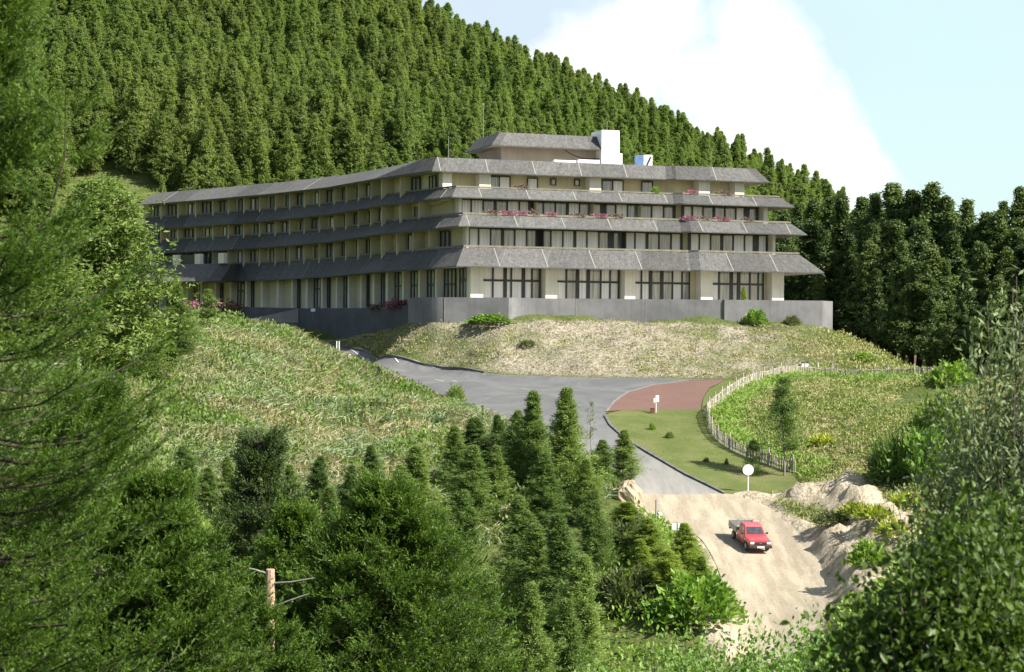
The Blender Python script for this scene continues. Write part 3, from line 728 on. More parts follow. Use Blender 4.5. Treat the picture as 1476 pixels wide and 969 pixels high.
# ground storey of the wing: piers, dark slots, tall windows
W = ST[1]
for i in range(5):
    a, b = seg(W, i); Ls = np.linalg.norm(b - a); n = max(2, round(Ls / 3.2)); w0, w1 = wing_w[i], wing_w[i + 1]
    for j in range(n):
        u0 = Ls * j / n; w = w0 + (w1 - w0) * (j + .5) / n; zc = CEIL[1] + EA[1][4] * w
        column(a, b, u0, u0 + .42, 1.8, zc, -.1, .75, 'pier')
        if (i * 2 + j) % 3 == 0 or (i == 4 and j > n - 5) or (i == 0 and j < 2): window(a, b, u0 + .9, u0 + Ls / n - .35, 2.7, zc - .1, (.33, .66), (5.0,), (), .02, .06)
        elif (i + j) % 2: window(a, b, u0 + .5, u0 + .95, 2.7, zc - .1, (), None, (), .02, .05)
a, b = seg(W, 5); window(a, b, .35, 1.6, 3.0, 6.8, (.5,), (5.4,), (), .02, .06)
# sun-catching projection at the far end of the wing: its own eave and white parapet boxes
Pj = [V2((-50.2, 246.6)), V2((-43.5, 239.6)), V2((-37.6, 233.8)), V2((-34.4, 232.2))]
O = offs(Pj, 5.4); I = offs(Pj, 2.9); Bk = offs(Pj, -2.0)
r3 = lambda P, z: [(p[0], p[1], z) for p in P]
toH(strip('eave', [r3(O, 6.02), r3(O, 6.12), r3(I, 8.4), r3(I, 8.42), r3(Bk, 8.42), r3(Bk, 6.1)], [M_eave, M_floor, M_soffit], [0, 0, 1, 1, 1, 2]))
a, b = Pj[0], Pj[2]
for px in (239, 275, 307, 341):
    u = seg_u(a, b, px); mb = MB(); sbox(mb, a, b, u - .62, u + .62, 8.43, 9.75, 2.0, 2.5); toH(mb.build('parapet_box', M_col))
mb = MB(); sbox(mb, a, b, 0.3, 15.5, 8.43, 9.7, 1.9, 2.1); toH(mb.build('parapet', M_frame))
# --- penthouse on the roof
PA = V2((pxX(721, 200), 200)); t = V2((34.6, 12)) / 36.6; n = V2((t[1], -t[0])); PB = PA + t * 11.3
PP = [PA - n * 7 - t * 0, PA, PB, PB - n * 7]
PP = [tuple(PA - n * 8), tuple(PA), tuple(PB)]
O = offs(PP, [1.7, 1.7, 1.7]); I = offs(PP, [.3, .3, .2]); Bk = offs(PP, [-3.5, -3.5, -3.5])
toH(strip('penthouse_eave', [r3(O, 20.4), r3(O, 20.5), r3(I, 22.05), r3(Bk, 22.0), r3(Bk, 20.5)], [M_eave, M_floor, M_soffit], [0, 0, 1, 1, 2]))
M_pent = render_wall('faded_pink_render', (.42, .36, .29), (.36, .30, .25), (.30, .22, .18))
A_ = offs(PP, 0); B_ = offs(PP, -.3)
toH(strip('penthouse_wall', [r3(A_, 18.3), r3(A_, 20.6), r3(B_, 20.6), r3(B_, 18.3)], M_pent, [0] * 4))

# stair tower, white
Y = 202.0; a = V2((pxX(865.5, Y), Y)); b = a + t * 4
mb = MB(); sbox(mb, a, b, 0, 2.15, 18.3, 22.65, -3.2, 0); toH(mb.build('stair_tower', render_wall('bright_white_render', (.85, .84, .80), (.8, .79, .75), (.66, .64, .58))))
mb = MB(); sbox(mb, a, b, 2.15, 2.5, 18.3, 20.1, -3.2, -.01); toH(mb.build('stair_tower_step', D.materials['bright_white_render']))
mb = MB(); mb.tube([(a[0] + .6, a[1] + .5, 22.6), (a[0] + .6, a[1] + .5, 23.7)], .03, 5); toH(mb.build('vent_pipe', M_joint))
mb = MB(); c = a - t * 6.2 + n * .8; sbox(mb, c, c + t, 0, 2.6, 18.5, 18.95, 0, .6); sbox(mb, c, c + t, 2.9, 5.4, 18.5, 19.1, 0, .6); toH(mb.build('roof_curb', D.materials['bright_white_render']))
cab = [Vector(tuple(PA + t * (7.2 + 6.4 * s) + n * .9) + (20.3 - .95 * math.sin(math.pi * (s ** .8)) * .8 - .25 * s,)) for s in np.linspace(0, 1, 12)]
mb = MB(); mb.tube(cab, .055, 5); toH(mb.build('drooping_cable', M_frame))
# roof plant: a white and blue cabinet
cb = tag(empty('roof_cabinet', (pxX(927, 205), 205, 18.6)), 'small blue and white plant cabinet with open hatch on the hotel roof', 'roof cabinet')
mb = MB(); mb.box(-1.1, -.15, -.8, .8, 0, 1.45); mb.build('blue_side', pm('blue_paint', (.12, .2, .38), (.09, .15, .3), 2), cb, bevel=.03)
mb = MB(); mb.box(-.14, .85, -.8, .8, 0, 1.5); mb.build('white_door', D.materials['bright_white_render'], cb, bevel=.03)
mb = MB(); mb.add([(.05, -.85, .1), (.6, -.85, 1.3), (.78, -.85, 1.3), (.25, -.85, .1), (.05, -.81, .1), (.6, -.81, 1.3), (.78, -.81, 1.3), (.25, -.81, .1)], [(0, 1, 2, 3), (4, 7, 6, 5), (0, 4, 5, 1), (1, 5, 6, 2), (2, 6, 7, 3), (3, 7, 4, 0)]); mb.build('brace', M_frame, cb)
# masts
for px, py0, py1, Y, lab in ((694.5, 153, 222, 212, 'tall thin mast with a small head left of the rooftop penthouse'), (644.5, 198, 223, 205, 'short thin aerial near the left corner of the hotel roof')):
    z0 = 18.5; z1 = (HY - py0) / F * Y; x = pxX(px, Y)
    e = tag(empty('aerial_mast', (x, Y, z0)), lab, 'mast'); mb = MB(); mb.tube([(0, 0, -.1), (0, 0, z1 - z0)], .035, 6); mb.build('pole', M_joint, e)
    mb = MB(); mb.box(-.12, .12, -.12, .12, z1 - z0, z1 - z0 + .3) if py0 < 160 else mb.box(-.05, .05, -.05, .05, z1 - z0, z1 - z0 + .1); mb.build('head', M_joint, e)
# --- terrace wall in front of the hotel
tw = catmull([(pxX(588, 198), 198), (pxX(589, 192), 192), (pxX(594, 188.4), 188.4), (pxX(603, 186.4), 186.4), (pxX(615, 185.3), 185.3), (pxX(628, 184.8), 184.8), (pxX(640, 184.62), 184.62)], 7)[:-1] + \
     [(pxX(640, 184.6), 184.6), (pxX(690, 184.5), 184.5), (pxX(733, 184.2), 184.2)] + catmull([(pxX(737, 184.4), 184.4), (pxX(745, 185.6), 185.6), (pxX(770, 186.4), 186.4), (pxX(830, 187.4), 187.4), (pxX(930, 188.2), 188.2), (pxX(1041, 188.6), 188.6)], 3)
tw += [(pxX(1044, 188.4), 188.4), (pxX(1185, 190.3), 190.3), (pxX(1200, 193.5), 193.5), (pxX(1196, 204), 204)]
def wall_run(name, line, th, ztop, zbot, m, coping=None, root=None):
    A = [V2(p) for p in line]; B = offs(line, -th); zt = ztop if isinstance(ztop, (list, tuple)) else [ztop] * len(line)
    r = lambda P, Z: [(p[0], p[1], z) for p, z in zip(P, Z)]
    zb_ = [zbot] * len(line)
    return strip(name, [r(A, zb_), r(A, zt), r(B, zt), r(B, zb_)], m, [0] * 4)
M_twall = render_wall('terrace_wall_concrete', (0.155, 0.155, 0.155), (0.115, 0.115, 0.118), (0.062, 0.062, 0.062))
root = tag(empty('terrace_wall', (5, 186, 0)), 'curved grey concrete terrace wall in front of the hotel above the bank', 'wall')
def at(o, root): o.parent = root; o.location = -root.location; return o
zt = [3.42 + .06 * (i / len(tw)) for i in range(len(tw))]
at(wall_run('wall_body', tw, .35, zt, -3.5, M_twall), root)
twb = [o for o in root.children][0]; jm = MB()
for px in (646, 830, 940, 1042, 1185):
    best = min(range(len(tw) - 1), key=lambda i: abs(738 + F * tw[i][0] / tw[i][1] - px) if 6 < i else 1e9)
    a, b = V2(tw[best]), V2(tw[best + 1]); sbox(jm, a, b, 0, .08, -2, 3.4, -.01, .025)
twb.data.materials.append(M_joint); absorb(twb, jm, 1)
# terrace paving
ter = [tuple(p) for p in offs(tw, -.2)] + [(30, 215), (-10, 215)]
mb = MB(); mb.add([(p[0], p[1], 2.98) for p in ter], [tuple(range(len(ter)))]); tag(mb.build('terrace_paving', M_floor), kind='structure')
# low dark wall and ramp by the wing
lw = [(pxX(332, 222), 222), (pxX(372, 218.5), 218.5), (pxX(450, 212), 212), (pxX(520, 205), 205), (pxX(588, 197.5), 197.5)]
root = tag(empty('planter_wall', (-20, 210, 0)), 'low dark stone wall running along the shaded wing of the hotel', 'wall')
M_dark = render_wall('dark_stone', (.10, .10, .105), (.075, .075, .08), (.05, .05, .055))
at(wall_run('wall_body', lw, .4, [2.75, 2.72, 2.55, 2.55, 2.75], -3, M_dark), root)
lw2 = [(pxX(318, 212), 212), (pxX(365, 208), 208), (pxX(430, 207), 207)]
root = tag(empty('ramp_wall', (-28, 209, 0)), 'dark wall rising beside the ramp to the hotel door', 'wall')
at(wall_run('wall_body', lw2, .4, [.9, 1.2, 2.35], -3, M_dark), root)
at(wall_run('coping', [tuple(V2(p)) for p in offs(lw2, .05)], .5, [1.0, 1.3, 2.45], .9 * 0 + .85, M_conc), root)
# ------------------------------------------------------------------ the red pickup
def ground_frame(px, py, fwd, y0=85):
    x, y = hit(px, py, y0); f = V2(fwd) / np.linalg.norm(fwd); r = V2((f[1], -f[0])); e = 1.3
    g = lambda q: float(h0(np.array([q[0]]), np.array([q[1]]))[0]) + .05
    p = V2((x, y)); F3 = Vector((*(f * 2 * e), g(p + f * e) - g(p - f * e))).normalized(); R3 = Vector((*(r * 2 * e), g(p + r * e) - g(p - r * e))).normalized()
    U3 = R3.cross(F3).normalized(); R3 = F3.cross(U3)
    return Matrix(((R3.x, F3.x, U3.x, x), (R3.y, F3.y, U3.y, y), (R3.z, F3.z, U3.z, g(p)), (0, 0, 0, 1)))
truck = tag(empty('pickup_truck'), 'red pickup truck with open cargo bed driving down the pale dirt road', 'pickup')
truck.matrix_world = ground_frame(1081, 787, (.19, -.98)) @ Matrix.Translation((0, 0, .03)) @ Matrix.Scale(.90, 4)
M_red = pm('red_car_paint', (.50, .022, .035), (.44, .018, .03), 1, .28, coat=.7)
M_blk = pm('black_plastic', (.02, .02, .02), (.035, .035, .035), 4, .6)
M_tyre = pm('tyre_rubber', (.03, .029, .028), (.06, .055, .05), 5, .9)
M_steel = pm('grey_steel', (.35, .35, .34), (.25, .25, .25), 4, .45, metal=.6)
M_lamp = pm('headlight_glass', (.75, .76, .76), (.6, .62, .63), 8, .12, coat=.8)
M_cglass = pm('car_glass', (.02, .026, .03), (.05, .055, .06), 3, .04, coat=.6)
M_plate = pm('white_plate', (.78, .78, .76), (.7, .7, .68), 8, .4)
M_wood = pm('bed_boards', (.16, .14, .11), (.23, .21, .17), 4, .8)
def loft(mb, secs, m=0):
    n = len(secs[0]); b = len(mb.v); mb.v += [tuple(p) for s in secs for p in s]
    for i in range(len(secs) - 1):
        for k in range(n): mb.f.append((b + i * n + k, b + i * n + (k + 1) % n, b + (i + 1) * n + (k + 1) % n, b + (i + 1) * n + k)); mb.m.append(m)
    mb.f.append(tuple(b + k for k in range(n))[::-1]); mb.f.append(tuple(b + (len(secs) - 1) * n + k for k in range(n))); mb.m += [m, m]
def bsec(y, w, z0, z1, cr=.03): return [(-w, y, z0), (w, y, z0), (w + .02, y, (z0 + z1) / 2), (w, y, z1 - .05), (w * .9, y, z1), (0, y, z1 + cr), (-w * .9, y, z1), (-w, y, z1 - .05), (-w - .02, y, (z0 + z1) / 2)]
mb = MB(); loft(mb, [bsec(-.66, .80, .38, .98, 0), bsec(0, .81, .36, .98, 0), bsec(.98, .81, .36, .97), bsec(1.5, .80, .40, .93), bsec(1.98, .785, .42, .875), bsec(2.12, .77, .46, .82)])
body = mb.build('body', M_red, truck, smooth=False, bevel=.018)
# wheel arches shown as dark rings on the flanks
mb = MB()
zt_, zb_ = 1.53, .965
bt = [(-.75, -.62), (.75, -.62), (.75, .98), (-.75, .98)]; tp = [(-.62, -.50), (.62, -.50), (.615, .34), (-.615, .34)]; mid = [(-.64, -.54), (.64, -.54), (.64, .42), (-.64, .42)]
loft(mb, [[(x, y, zb_) for x, y in bt], [(x, y, 1.44) for x, y in mid], [(x, y, zt_) for x, y in tp]])
cabo = mb.build('cab', M_red, truck, bevel=.03)
for sx in (-1, 1):
    m3 = MB(); m3.box(sx * .832 - .008, sx * .832 + .008, -.02, .90, .42, .93); dr = m3.build('door', M_red, truck, bevel=.006)
    m3 = MB(); m3.box(sx * .845 - .01, sx * .845 + .01, .08, .24, .80, .84); m3.build('handle', M_blk, dr)
    m3 = MB(); m3.box(sx * .832 - .006, sx * .832 + .006, -.60, -.05, .42, .93); m3.build('rear_quarter_panel', M_red, truck, bevel=.006)
def quad(nm, q, m, parent, off=.006):
    q = [Vector(p) for p in q]; n = (q[1] - q[0]).cross(q[3] - q[0]).normalized() * off
    mb = MB(); mb.add([p + n for p in q] + [p - n for p in q], [(0, 1, 2, 3), (7, 6, 5, 4), (0, 4, 5, 1), (1, 5, 6, 2), (2, 6, 7, 3), (3, 7, 4, 0)]); return mb.build(nm, m, parent)
def lerp3(a, b, t): return tuple(a[i] + (b[i] - a[i]) * t for i in range(3))
B3 = [(x, y, zb_) for x, y in bt]; T3 = [(x, y, 1.44) for x, y in mid]
def face_quad(nm, i, j, u0, u1, v0, v1, off=.012):
    P = lambda u, v: lerp3(lerp3(B3[i], B3[j], u), lerp3(T3[i], T3[j], u), v)
    return quad(nm, [P(u0, v0), P(u1, v0), P(u1, v1), P(u0, v1)], M_cglass, truck, off)
face_quad('windscreen', 2, 3, .07, .93, .08, .95)
for i, j in ((1, 2),): face_quad('side_window', i, j, .08, .40, .12, .92); face_quad('side_window', i, j, .46, .90, .12, .92)
for i, j in ((3, 0),): face_quad('side_window', i, j, .60, .92, .12, .92); face_quad('side_window', i, j, .10, .54, .12, .92)
face_quad('rear_window', 0, 1, .12, .88, .15, .9)
for sx in (-1, 1):
    mb = MB(); mb.box(sx * .60 - .15, sx * .60 + .15, 2.07, 2.155, .63, .78); mb.build('headlight', M_lamp, truck, bevel=.02)
    mb = MB(); mb.box(sx * .815 - .02, sx * .815 + .02, 1.0, 2.0, .52, .56); mb.build('side_trim', M_blk, truck)
    mb = MB(); mb.box(sx * .9 - .08, sx * .9 + .08, .72, .80, .98, 1.12); mb.box(sx * .8 - .04, sx * .8 + .04, .73, .77, .99, 1.03); mb.build('mirror', M_blk, truck, bevel=.015)
mb = MB(); mb.box(-.44, .44, 2.09, 2.15, .62, .78); mb.build('grille', M_blk, truck, bevel=.01)
mb = MB(); mb.box(-.83, .83, 2.05, 2.25, .36, .56); mb.build('bumper', M_blk, truck, bevel=.03)
mb = MB(); mb.box(-.26, .26, 2.25, 2.262, .40, .52); mb.build('number_plate', M_plate, truck)
mb = MB(); mb.box(-.06, .06, 2.152, 2.16, .67, .73); mb.build('emblem', M_steel, truck)
mb = MB(); mb.box(-.55, .0, .78, .86, .985, 1.0); mb.build('dashboard_paper', M_plate, truck)
for sx in (-1, 1):
    for y in (1.42, -1.45):
        w = MB(); w.tube([(sx * .66, y, .31), (sx * .83, y, .31)], .31, 20); wo = w.build('wheel', M_tyre, truck, bevel=.03)
        r = MB(); r.tube([(sx * .80, y, .31), (sx * .838, y, .31)], .19, 16); r.build('rim', M_steel, wo, bevel=.01)
        a = MB(); pts_ = [(sx * .822, y + .37 * math.cos(t), .31 + .37 * math.sin(t)) for t in np.linspace(.1, math.pi - .1, 9)]; a.tube(pts_, .028, 5)
        if y > 0: a.build('wheel_arch', M_blk, truck)
mb = MB(); mb.box(-.36, .36, -2.35, -.7, .42, .56); mb.box(-.84, .84, -2.42, -.74, .66, .74)
bed = mb.build('cargo_bed', M_wood, truck, bevel=.01)
for x0, x1, y0, y1 in ((-.87, -.83, -2.42, -.74), (.83, .87, -2.42, -.74), (-.87, .87, -2.46, -2.42), (-.87, .87, -.74, -.70)):
    mb = MB(); mb.box(x0, x1, y0, y1, .68, 1.12); mb.build('bed_side', M_steel if x0 > 0 or y1 < -2 else M_wood, bed, bevel=.008)
mb = MB()
for x in (-.84, -.28, .28, .84): mb.tube([(x, -.70, .7), (x, -.70, 1.66)], .018, 5)
mb.tube([(-.86, -.70, 1.66), (.86, -.70, 1.66)], .022, 5); mb.tube([(-.84, -.70, 1.35), (.84, -.70, 1.35)], .016, 5); mb.build('head_rack', M_steel, truck)
mb = MB(); mb.box(-.8, .8, -2.50, -2.44, .48, .6); mb.build('rear_bumper', M_blk, truck)

# ------------------------------------------------------------------ fence
M_picket = pm('weathered_picket', (0.416, 0.384, 0.304), (0.272, 0.248, 0.192), 2.5, .85)
fr_ = tag(empty('picket_fence', (fence_line[0][0], fence_line[0][1], 0)), 'long rustic fence of pale wooden stakes curving round the grassy slope', 'fence')
fp = np.array(resample(fence_line, .17)); fz = h(fp[:, 0], fp[:, 1])
mb = MB(); rails = MB(); rr = random.Random(3); posts = []
for i, (p, z) in enumerate(zip(fp, fz)):
    if rr.random() < .04: continue
    d = fp[min(i + 1, len(fp) - 1)] - fp[max(i - 1, 0)]; a = math.atan2(d[1], d[0]); hh = rr.uniform(.85, 1.15); w = rr.uniform(.035, .055); ln = rr.uniform(-.07, .07)
    M = Matrix.Translation((p[0], p[1], z - .15)) @ Matrix.Rotation(a + rr.uniform(-.2, .2), 4, 'Z') @ Matrix.Rotation(ln, 4, 'Y') @ Matrix.Rotation(rr.uniform(-.05, .05), 4, 'X')
    vs = [M @ Vector(v) for v in ((-w, -.02, 0), (w, -.02, 0), (w, .02, 0), (-w, .02, 0), (-w, -.02, hh), (w, -.02, hh), (w, .02, hh), (-w, .02, hh), (0, 0, hh + .1))]
    mb.add(vs, [(0, 1, 5, 4), (1, 2, 6, 5), (2, 3, 7, 6), (3, 0, 4, 7), (4, 5, 8), (5, 6, 8), (6, 7, 8), (7, 4, 8)])
pk = mb.build('pickets', M_picket, fr_); pk.location = -fr_.location
for zz in (.35, .85):
    rails.tube([(p[0], p[1] + .04, z + zz) for p, z in list(zip(fp, fz))[::6]], .03, 4)
rl = rails.build('rails', M_picket, fr_); rl.location = -fr_.location
for i in range(0, len(fp), 15):
    m2 = MB(); p, z = fp[i], fz[i]; m2.tube([(p[0], p[1] + .08, z - .2), (p[0] + rr.uniform(-.03, .03), p[1] + .08, z + 1.32)], .06, 6); o = m2.build('post', M_picket, fr_); o.location = -fr_.location

# ------------------------------------------------------------------ signs and small things
def ground_at(px, py, y0=85): x, y = hit(px, py, y0); return Vector((x, y, float(h(np.array([x]), np.array([y]))[0]) + .04))
p = ground_at(1078, 711); s_obj = tag(empty('road_sign', p), 'round white sign with faint diagonal bar on a post at the lawn corner', 'road sign')
M_wpaint = pm('white_sign_paint', (.80, .80, .77), (.72, .72, .68), 6, .5)
M_grey = pm('faded_grey_mark', (.35, .35, .36), (.5, .5, .5), 12, .6)
mb = MB(); mb.tube([(0, 0, -.2), (0, 0, 1.6)], .045, 8); mb.build('post', M_wpaint, s_obj)
mb = MB(); mb.tube([(0, -.05, 1.42), (0, -.085, 1.42)], .385, 32); dsk = mb.build('disc', M_wpaint, s_obj, bevel=.006)
mb = MB(); R_ = Matrix.Translation((0, -.09, 1.42)) @ Matrix.Rotation(math.radians(-42), 4, 'Y'); mb.box(-.19, -.05, -.004, .004, -.022, .022, M=R_); mb.box(-.02, .17, -.004, .004, -.008, .012, M=R_); mb.build('diagonal_bar', M_grey, dsk)
p = ground_at(946, 596); s2 = tag(empty('signpost', p), 'slim white double signpost on the grass edge by the red paving', 'signpost')
mb = MB(); mb.tube([(-.03, 0, -.2), (-.03, 0, 1.45)], .035, 6); mb.build('post', M_wpaint, s2)
mb = MB(); mb.tube([(.17, .05, -.2), (.17, .05, 1.45)], .02, 6); mb.build('post', M_joint, s2)
mb = MB(); mb.box(-.07, .22, -.045, -.02, .92, 1.48); mb.build('plate', M_wpaint, s2, bevel=.005)
mb = MB(); mb.box(-.24, -.10, -.04, -.02, .85, 1.25); mb.build('plate', M_plate, s2, bevel=.005)
p = ground_at(941.5, 597); b_ = tag(empty('wooden_box', p + Vector((-.05, .1, 0))), 'small brown box on the grass beside the white signpost', 'box')
mb = MB(); mb.box(-.17, .17, -.15, .15, -.05, .44); mb.build('box_body', pm('brown_box', (.16, .06, .04), (.11, .045, .03), 4, .8), b_, bevel=.02)
mb = MB(); mb.box(-.19, .19, -.17, .17, .44, .48); mb.build('lid', pm('brown_lid', (.20, .08, .05), (.14, .06, .04), 4, .8), b_)
for px, lab in ((485.5, 'left one of two white marker posts at the far road edge'), (489, 'right one of two white marker posts at the far road edge')):
    y = 190; x = pxX(px, y); z = float(h0(np.array([x]), np.array([y]))[0]); m_ = tag(empty('marker_post', (x, y, z)), lab, 'marker post', 'marker posts')
    zt2 = (476.5 - 492) / F * y
    mb = MB(); mb.box(-.05, .05, -.04, .04, -.1, zt2 - z); mb.build('post', M_wpaint, m_, bevel=.01)
y = 170.5; x = pxX(546.5, y); z = float(h(np.array([x]), np.array([y]))[0]); m_ = tag(empty('black_sign', (x, y, z)), 'small dark leaning board at the grassy edge of the upper road', 'sign')
ztop = (476.7 - 528) / F * y
mb = MB(); mb.tube([(.2, 0, -.1), (.02, 0, ztop - z - .3)], .03, 5); mb.build('post', M_blk, m_)
mb = MB(); M = Matrix.Translation((0, -.04, ztop - z - .26)) @ Matrix.Rotation(math.radians(-28), 4, 'Y'); mb.box(-.15, .15, -.015, .015, -.27, .27, M=M); mb.build('board', M_blk, m_)
kl = [tuple(q) for q in hits([(502,517,172),(514,527,170),(524,536,166)])]
if len(kl) > 1:
    e = tag(ribbon('stone_edging', kl, -.25, .15, -.4, .42, pm('pale_pink_stone', (.55, .45, .38), (.42, .35, .30), 2, .9, .4)), 'low pale stone edging along the red patch of the upper road', 'edging')
p = ground_at(1165.5, 541, 150) + Vector((0, 3.0, 0)); p.z = float(h(np.array([p.x]), np.array([p.y]))[0]) + .05
zt3 = (481 - 525.5) / F * p.y - p.z + .15
b_ = tag(empty('white_box', p), 'small white box with a dark lid standing behind the far part of the fence', 'box')
mb = MB(); mb.box(-.22, .42, -.25, .25, -.2, zt3); mb.build('box_body', M_wpaint, b_, bevel=.03)
mb = MB(); mb.box(-.18, .5, -.28, .28, zt3, zt3 + .09); mb.build('lid', M_blk, b_)
q = Vector((pxX(1179, p.y), p.y, p.z)); b_ = tag(empty('pointed_stake', q), 'pale pointed stake right of the white box behind the fence', 'stake')
mb = MB(); mb.tube([(0, 0, -.2), (0, 0, zt3 - .1), (0, 0, zt3 + .12)], [.13, .1, .02], 7); mb.build('post', M_picket, b_)
y = 118; x = pxX(947.5, y); z = float(h(np.array([x]), np.array([y]))[0])
b_ = tag(empty('marker_post', (x, y, z)), 'grey marker post at the left edge where asphalt turns to dirt', 'marker post')
zt4 = (479 - 720) / F * y - z
mb = MB(); mb.tube([(0, 0, -.1), (0, 0, zt4)], .06, 7); mb.build('post', M_conc, b_); mb = MB(); mb.tube([(.22, -.02, zt4 - 1.0), (.22, -.05, zt4 - 1.0)], .2, 16); mb.build('disc', M_wpaint, b_)
y = 113; x = pxX(977, y); z = float(h(np.array([x]), np.array([y]))[0])
b_ = tag(empty('road_sign', (x, y, z)), 'white sign seen between bushes left of the dirt road', 'road sign')
zt5 = (480 - 753) / F * y - z
mb = MB(); mb.tube([(0.05, .03, -.1), (.05, .03, zt5)], .035, 6); mb.build('post', M_conc, b_); mb = MB(); mb.box(-.28, .0, -.02, .0, zt5 - .5, zt5 - .08); mb.box(.08, .2, -.02, .0, zt5 - .5, zt5 - .08); mb.build('board', M_wpaint, b_)
y = 209; x = pxX(451, y); b_ = tag(empty('notice_board', (x, y, 2.2)), 'small white notice board on a post by the dark wing wall', 'notice')
mb = MB(); mb.tube([(0, .02, -1), (0, .02, .35)], .03, 5); mb.build('post', M_conc, b_); mb = MB(); mb.box(-.25, .25, -.03, 0, -.05, .30); mb.build('board', M_wpaint, b_)
# boulders
def rock(name, loc, sx, sy, sz, seed, m, label, n=24):
    r = np.random.RandomState(seed); u, v = np.meshgrid(np.linspace(0, 2 * np.pi, n, False), np.linspace(.02, np.pi - .02, n // 2))
    x = np.cos(u) * np.sin(v); y = np.sin(u) * np.sin(v); z = np.cos(v); rad = 1 + .35 * (fbm(x * 3 + seed * 9, y * 3 + z * 3, .9, 4) - .5) * 2
    V = np.stack([x * rad * sx, y * rad * sy, z * rad * sz], -1).reshape(-1, 3); k = n // 2
    q = [(i * n + j, (i + 1) * n + j, (i + 1) * n + (j + 1) % n, i * n + (j + 1) % n) for i in range(k - 1) for j in range(n)]
    o = npmesh(name, V, [np.array(q)], m, smooth=False); o.location = loc; return tag(o, label, 'boulder')
M_rock = pm('beige_rock', (.42, .34, .24), (.28, .22, .15), .9, .95, .8, 5)
p = ground_at(907, 722, 100); rock('boulder', p + Vector((0, .3, .1)), 1.0, .9, 1.15, 4, M_rock, 'rounded beige boulder at the left edge of the lane beside the trees')
# ------------------------------------------------------------------ foliage tools
def norm(v): return v / np.maximum(np.linalg.norm(v, axis=-1, keepdims=True), 1e-9)
def blades(P, Dn, Lg, Wd, r, mid=.45, sag=0.0, nref=None):
    """diamond shaped leaf for every row"""
    n = len(P); Lg = np.broadcast_to(Lg, (n,))[:, None]; Wd = np.broadcast_to(Wd, (n,))[:, None]; Dn = norm(Dn)
    S = norm(np.cross(Dn, r.normal(size=(n, 3)) if nref is None else nref + r.normal(size=(n, 3)) * .38)); c = P + Dn * Lg * mid
    tip = P + Dn * Lg; tip[:, 2] -= (sag * Lg)[:, 0]
    return np.stack([P, c - S * Wd * .5, tip, c + S * Wd * .5], 1).reshape(-1, 3)
def qf(n, base=0): return (np.arange(n * 4).reshape(n, 4) + base)
def grassblades(P, Dn, Lg, Wd, r, bend=.35):
    """five point blade that bends over"""
    n = len(P); Lg = Lg[:, None]; Wd = Wd[:, None]; Dn = norm(Dn); S = norm(np.cross(Dn, r.normal(size=(n, 3)) * .5 + np.array([0, 1., 0])))
    m = P + Dn * Lg * .55; hz = Dn.copy(); hz[:, 2] = 0; hz = norm(hz + 1e-6); t = P + Dn * Lg + hz * Lg * bend; t[:, 2] -= (bend * Lg)[:, 0] * .8
    V = np.stack([P - S * Wd * .4, P + S * Wd * .4, m + S * Wd * .5, m - S * Wd * .5, t], 1).reshape(-1, 3)
    b = np.arange(n)[:, None] * 5
    return V, [b + np.array([[0, 1, 2, 3]]), b + np.array([[3, 2, 4]])]
def wood(segs, n=5):
    """segs: list of (points, radii)"""
    mb = MB()
    for p, r in segs: mb.tube(p, r, n, cap=False)
    return mb
M_bark = pm('red_brown_bark', (.16, .095, .06), (.09, .06, .045), 2, .95, .5)
M_gbark = pm('grey_bark', (.26, .24, .21), (.15, .14, .12), 2, .95, .5)
M_far = leafmat('mountain_foliage', (.10, .155, .035), (.19, .262, .065), (.165, .215, .058), .03, .55, objrand=.13)
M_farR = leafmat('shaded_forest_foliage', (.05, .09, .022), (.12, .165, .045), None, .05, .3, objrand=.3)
M_mid = leafmat('young_conifer_foliage', (.075, .135, .028), (.18, .25, .065), None, .2, .35, objrand=.28)
M_mid2 = leafmat('yellow_conifer_foliage', (.13, .20, .03), (.27, .34, .055), None, .2, .35, objrand=.15)
M_near = leafmat('feathery_foliage', (.026, .060, .007), (.11, .18, .022), None, .2, .35, objrand=.12)
M_bush = leafmat('bright_shrub_foliage', (.12, .22, .03), (.23, .34, .06), None, .2, .35, objrand=.2)
M_dkbush = leafmat('dull_shrub_foliage', (.06, .09, .03), (.13, .15, .06), None, .2, .3, objrand=.2)

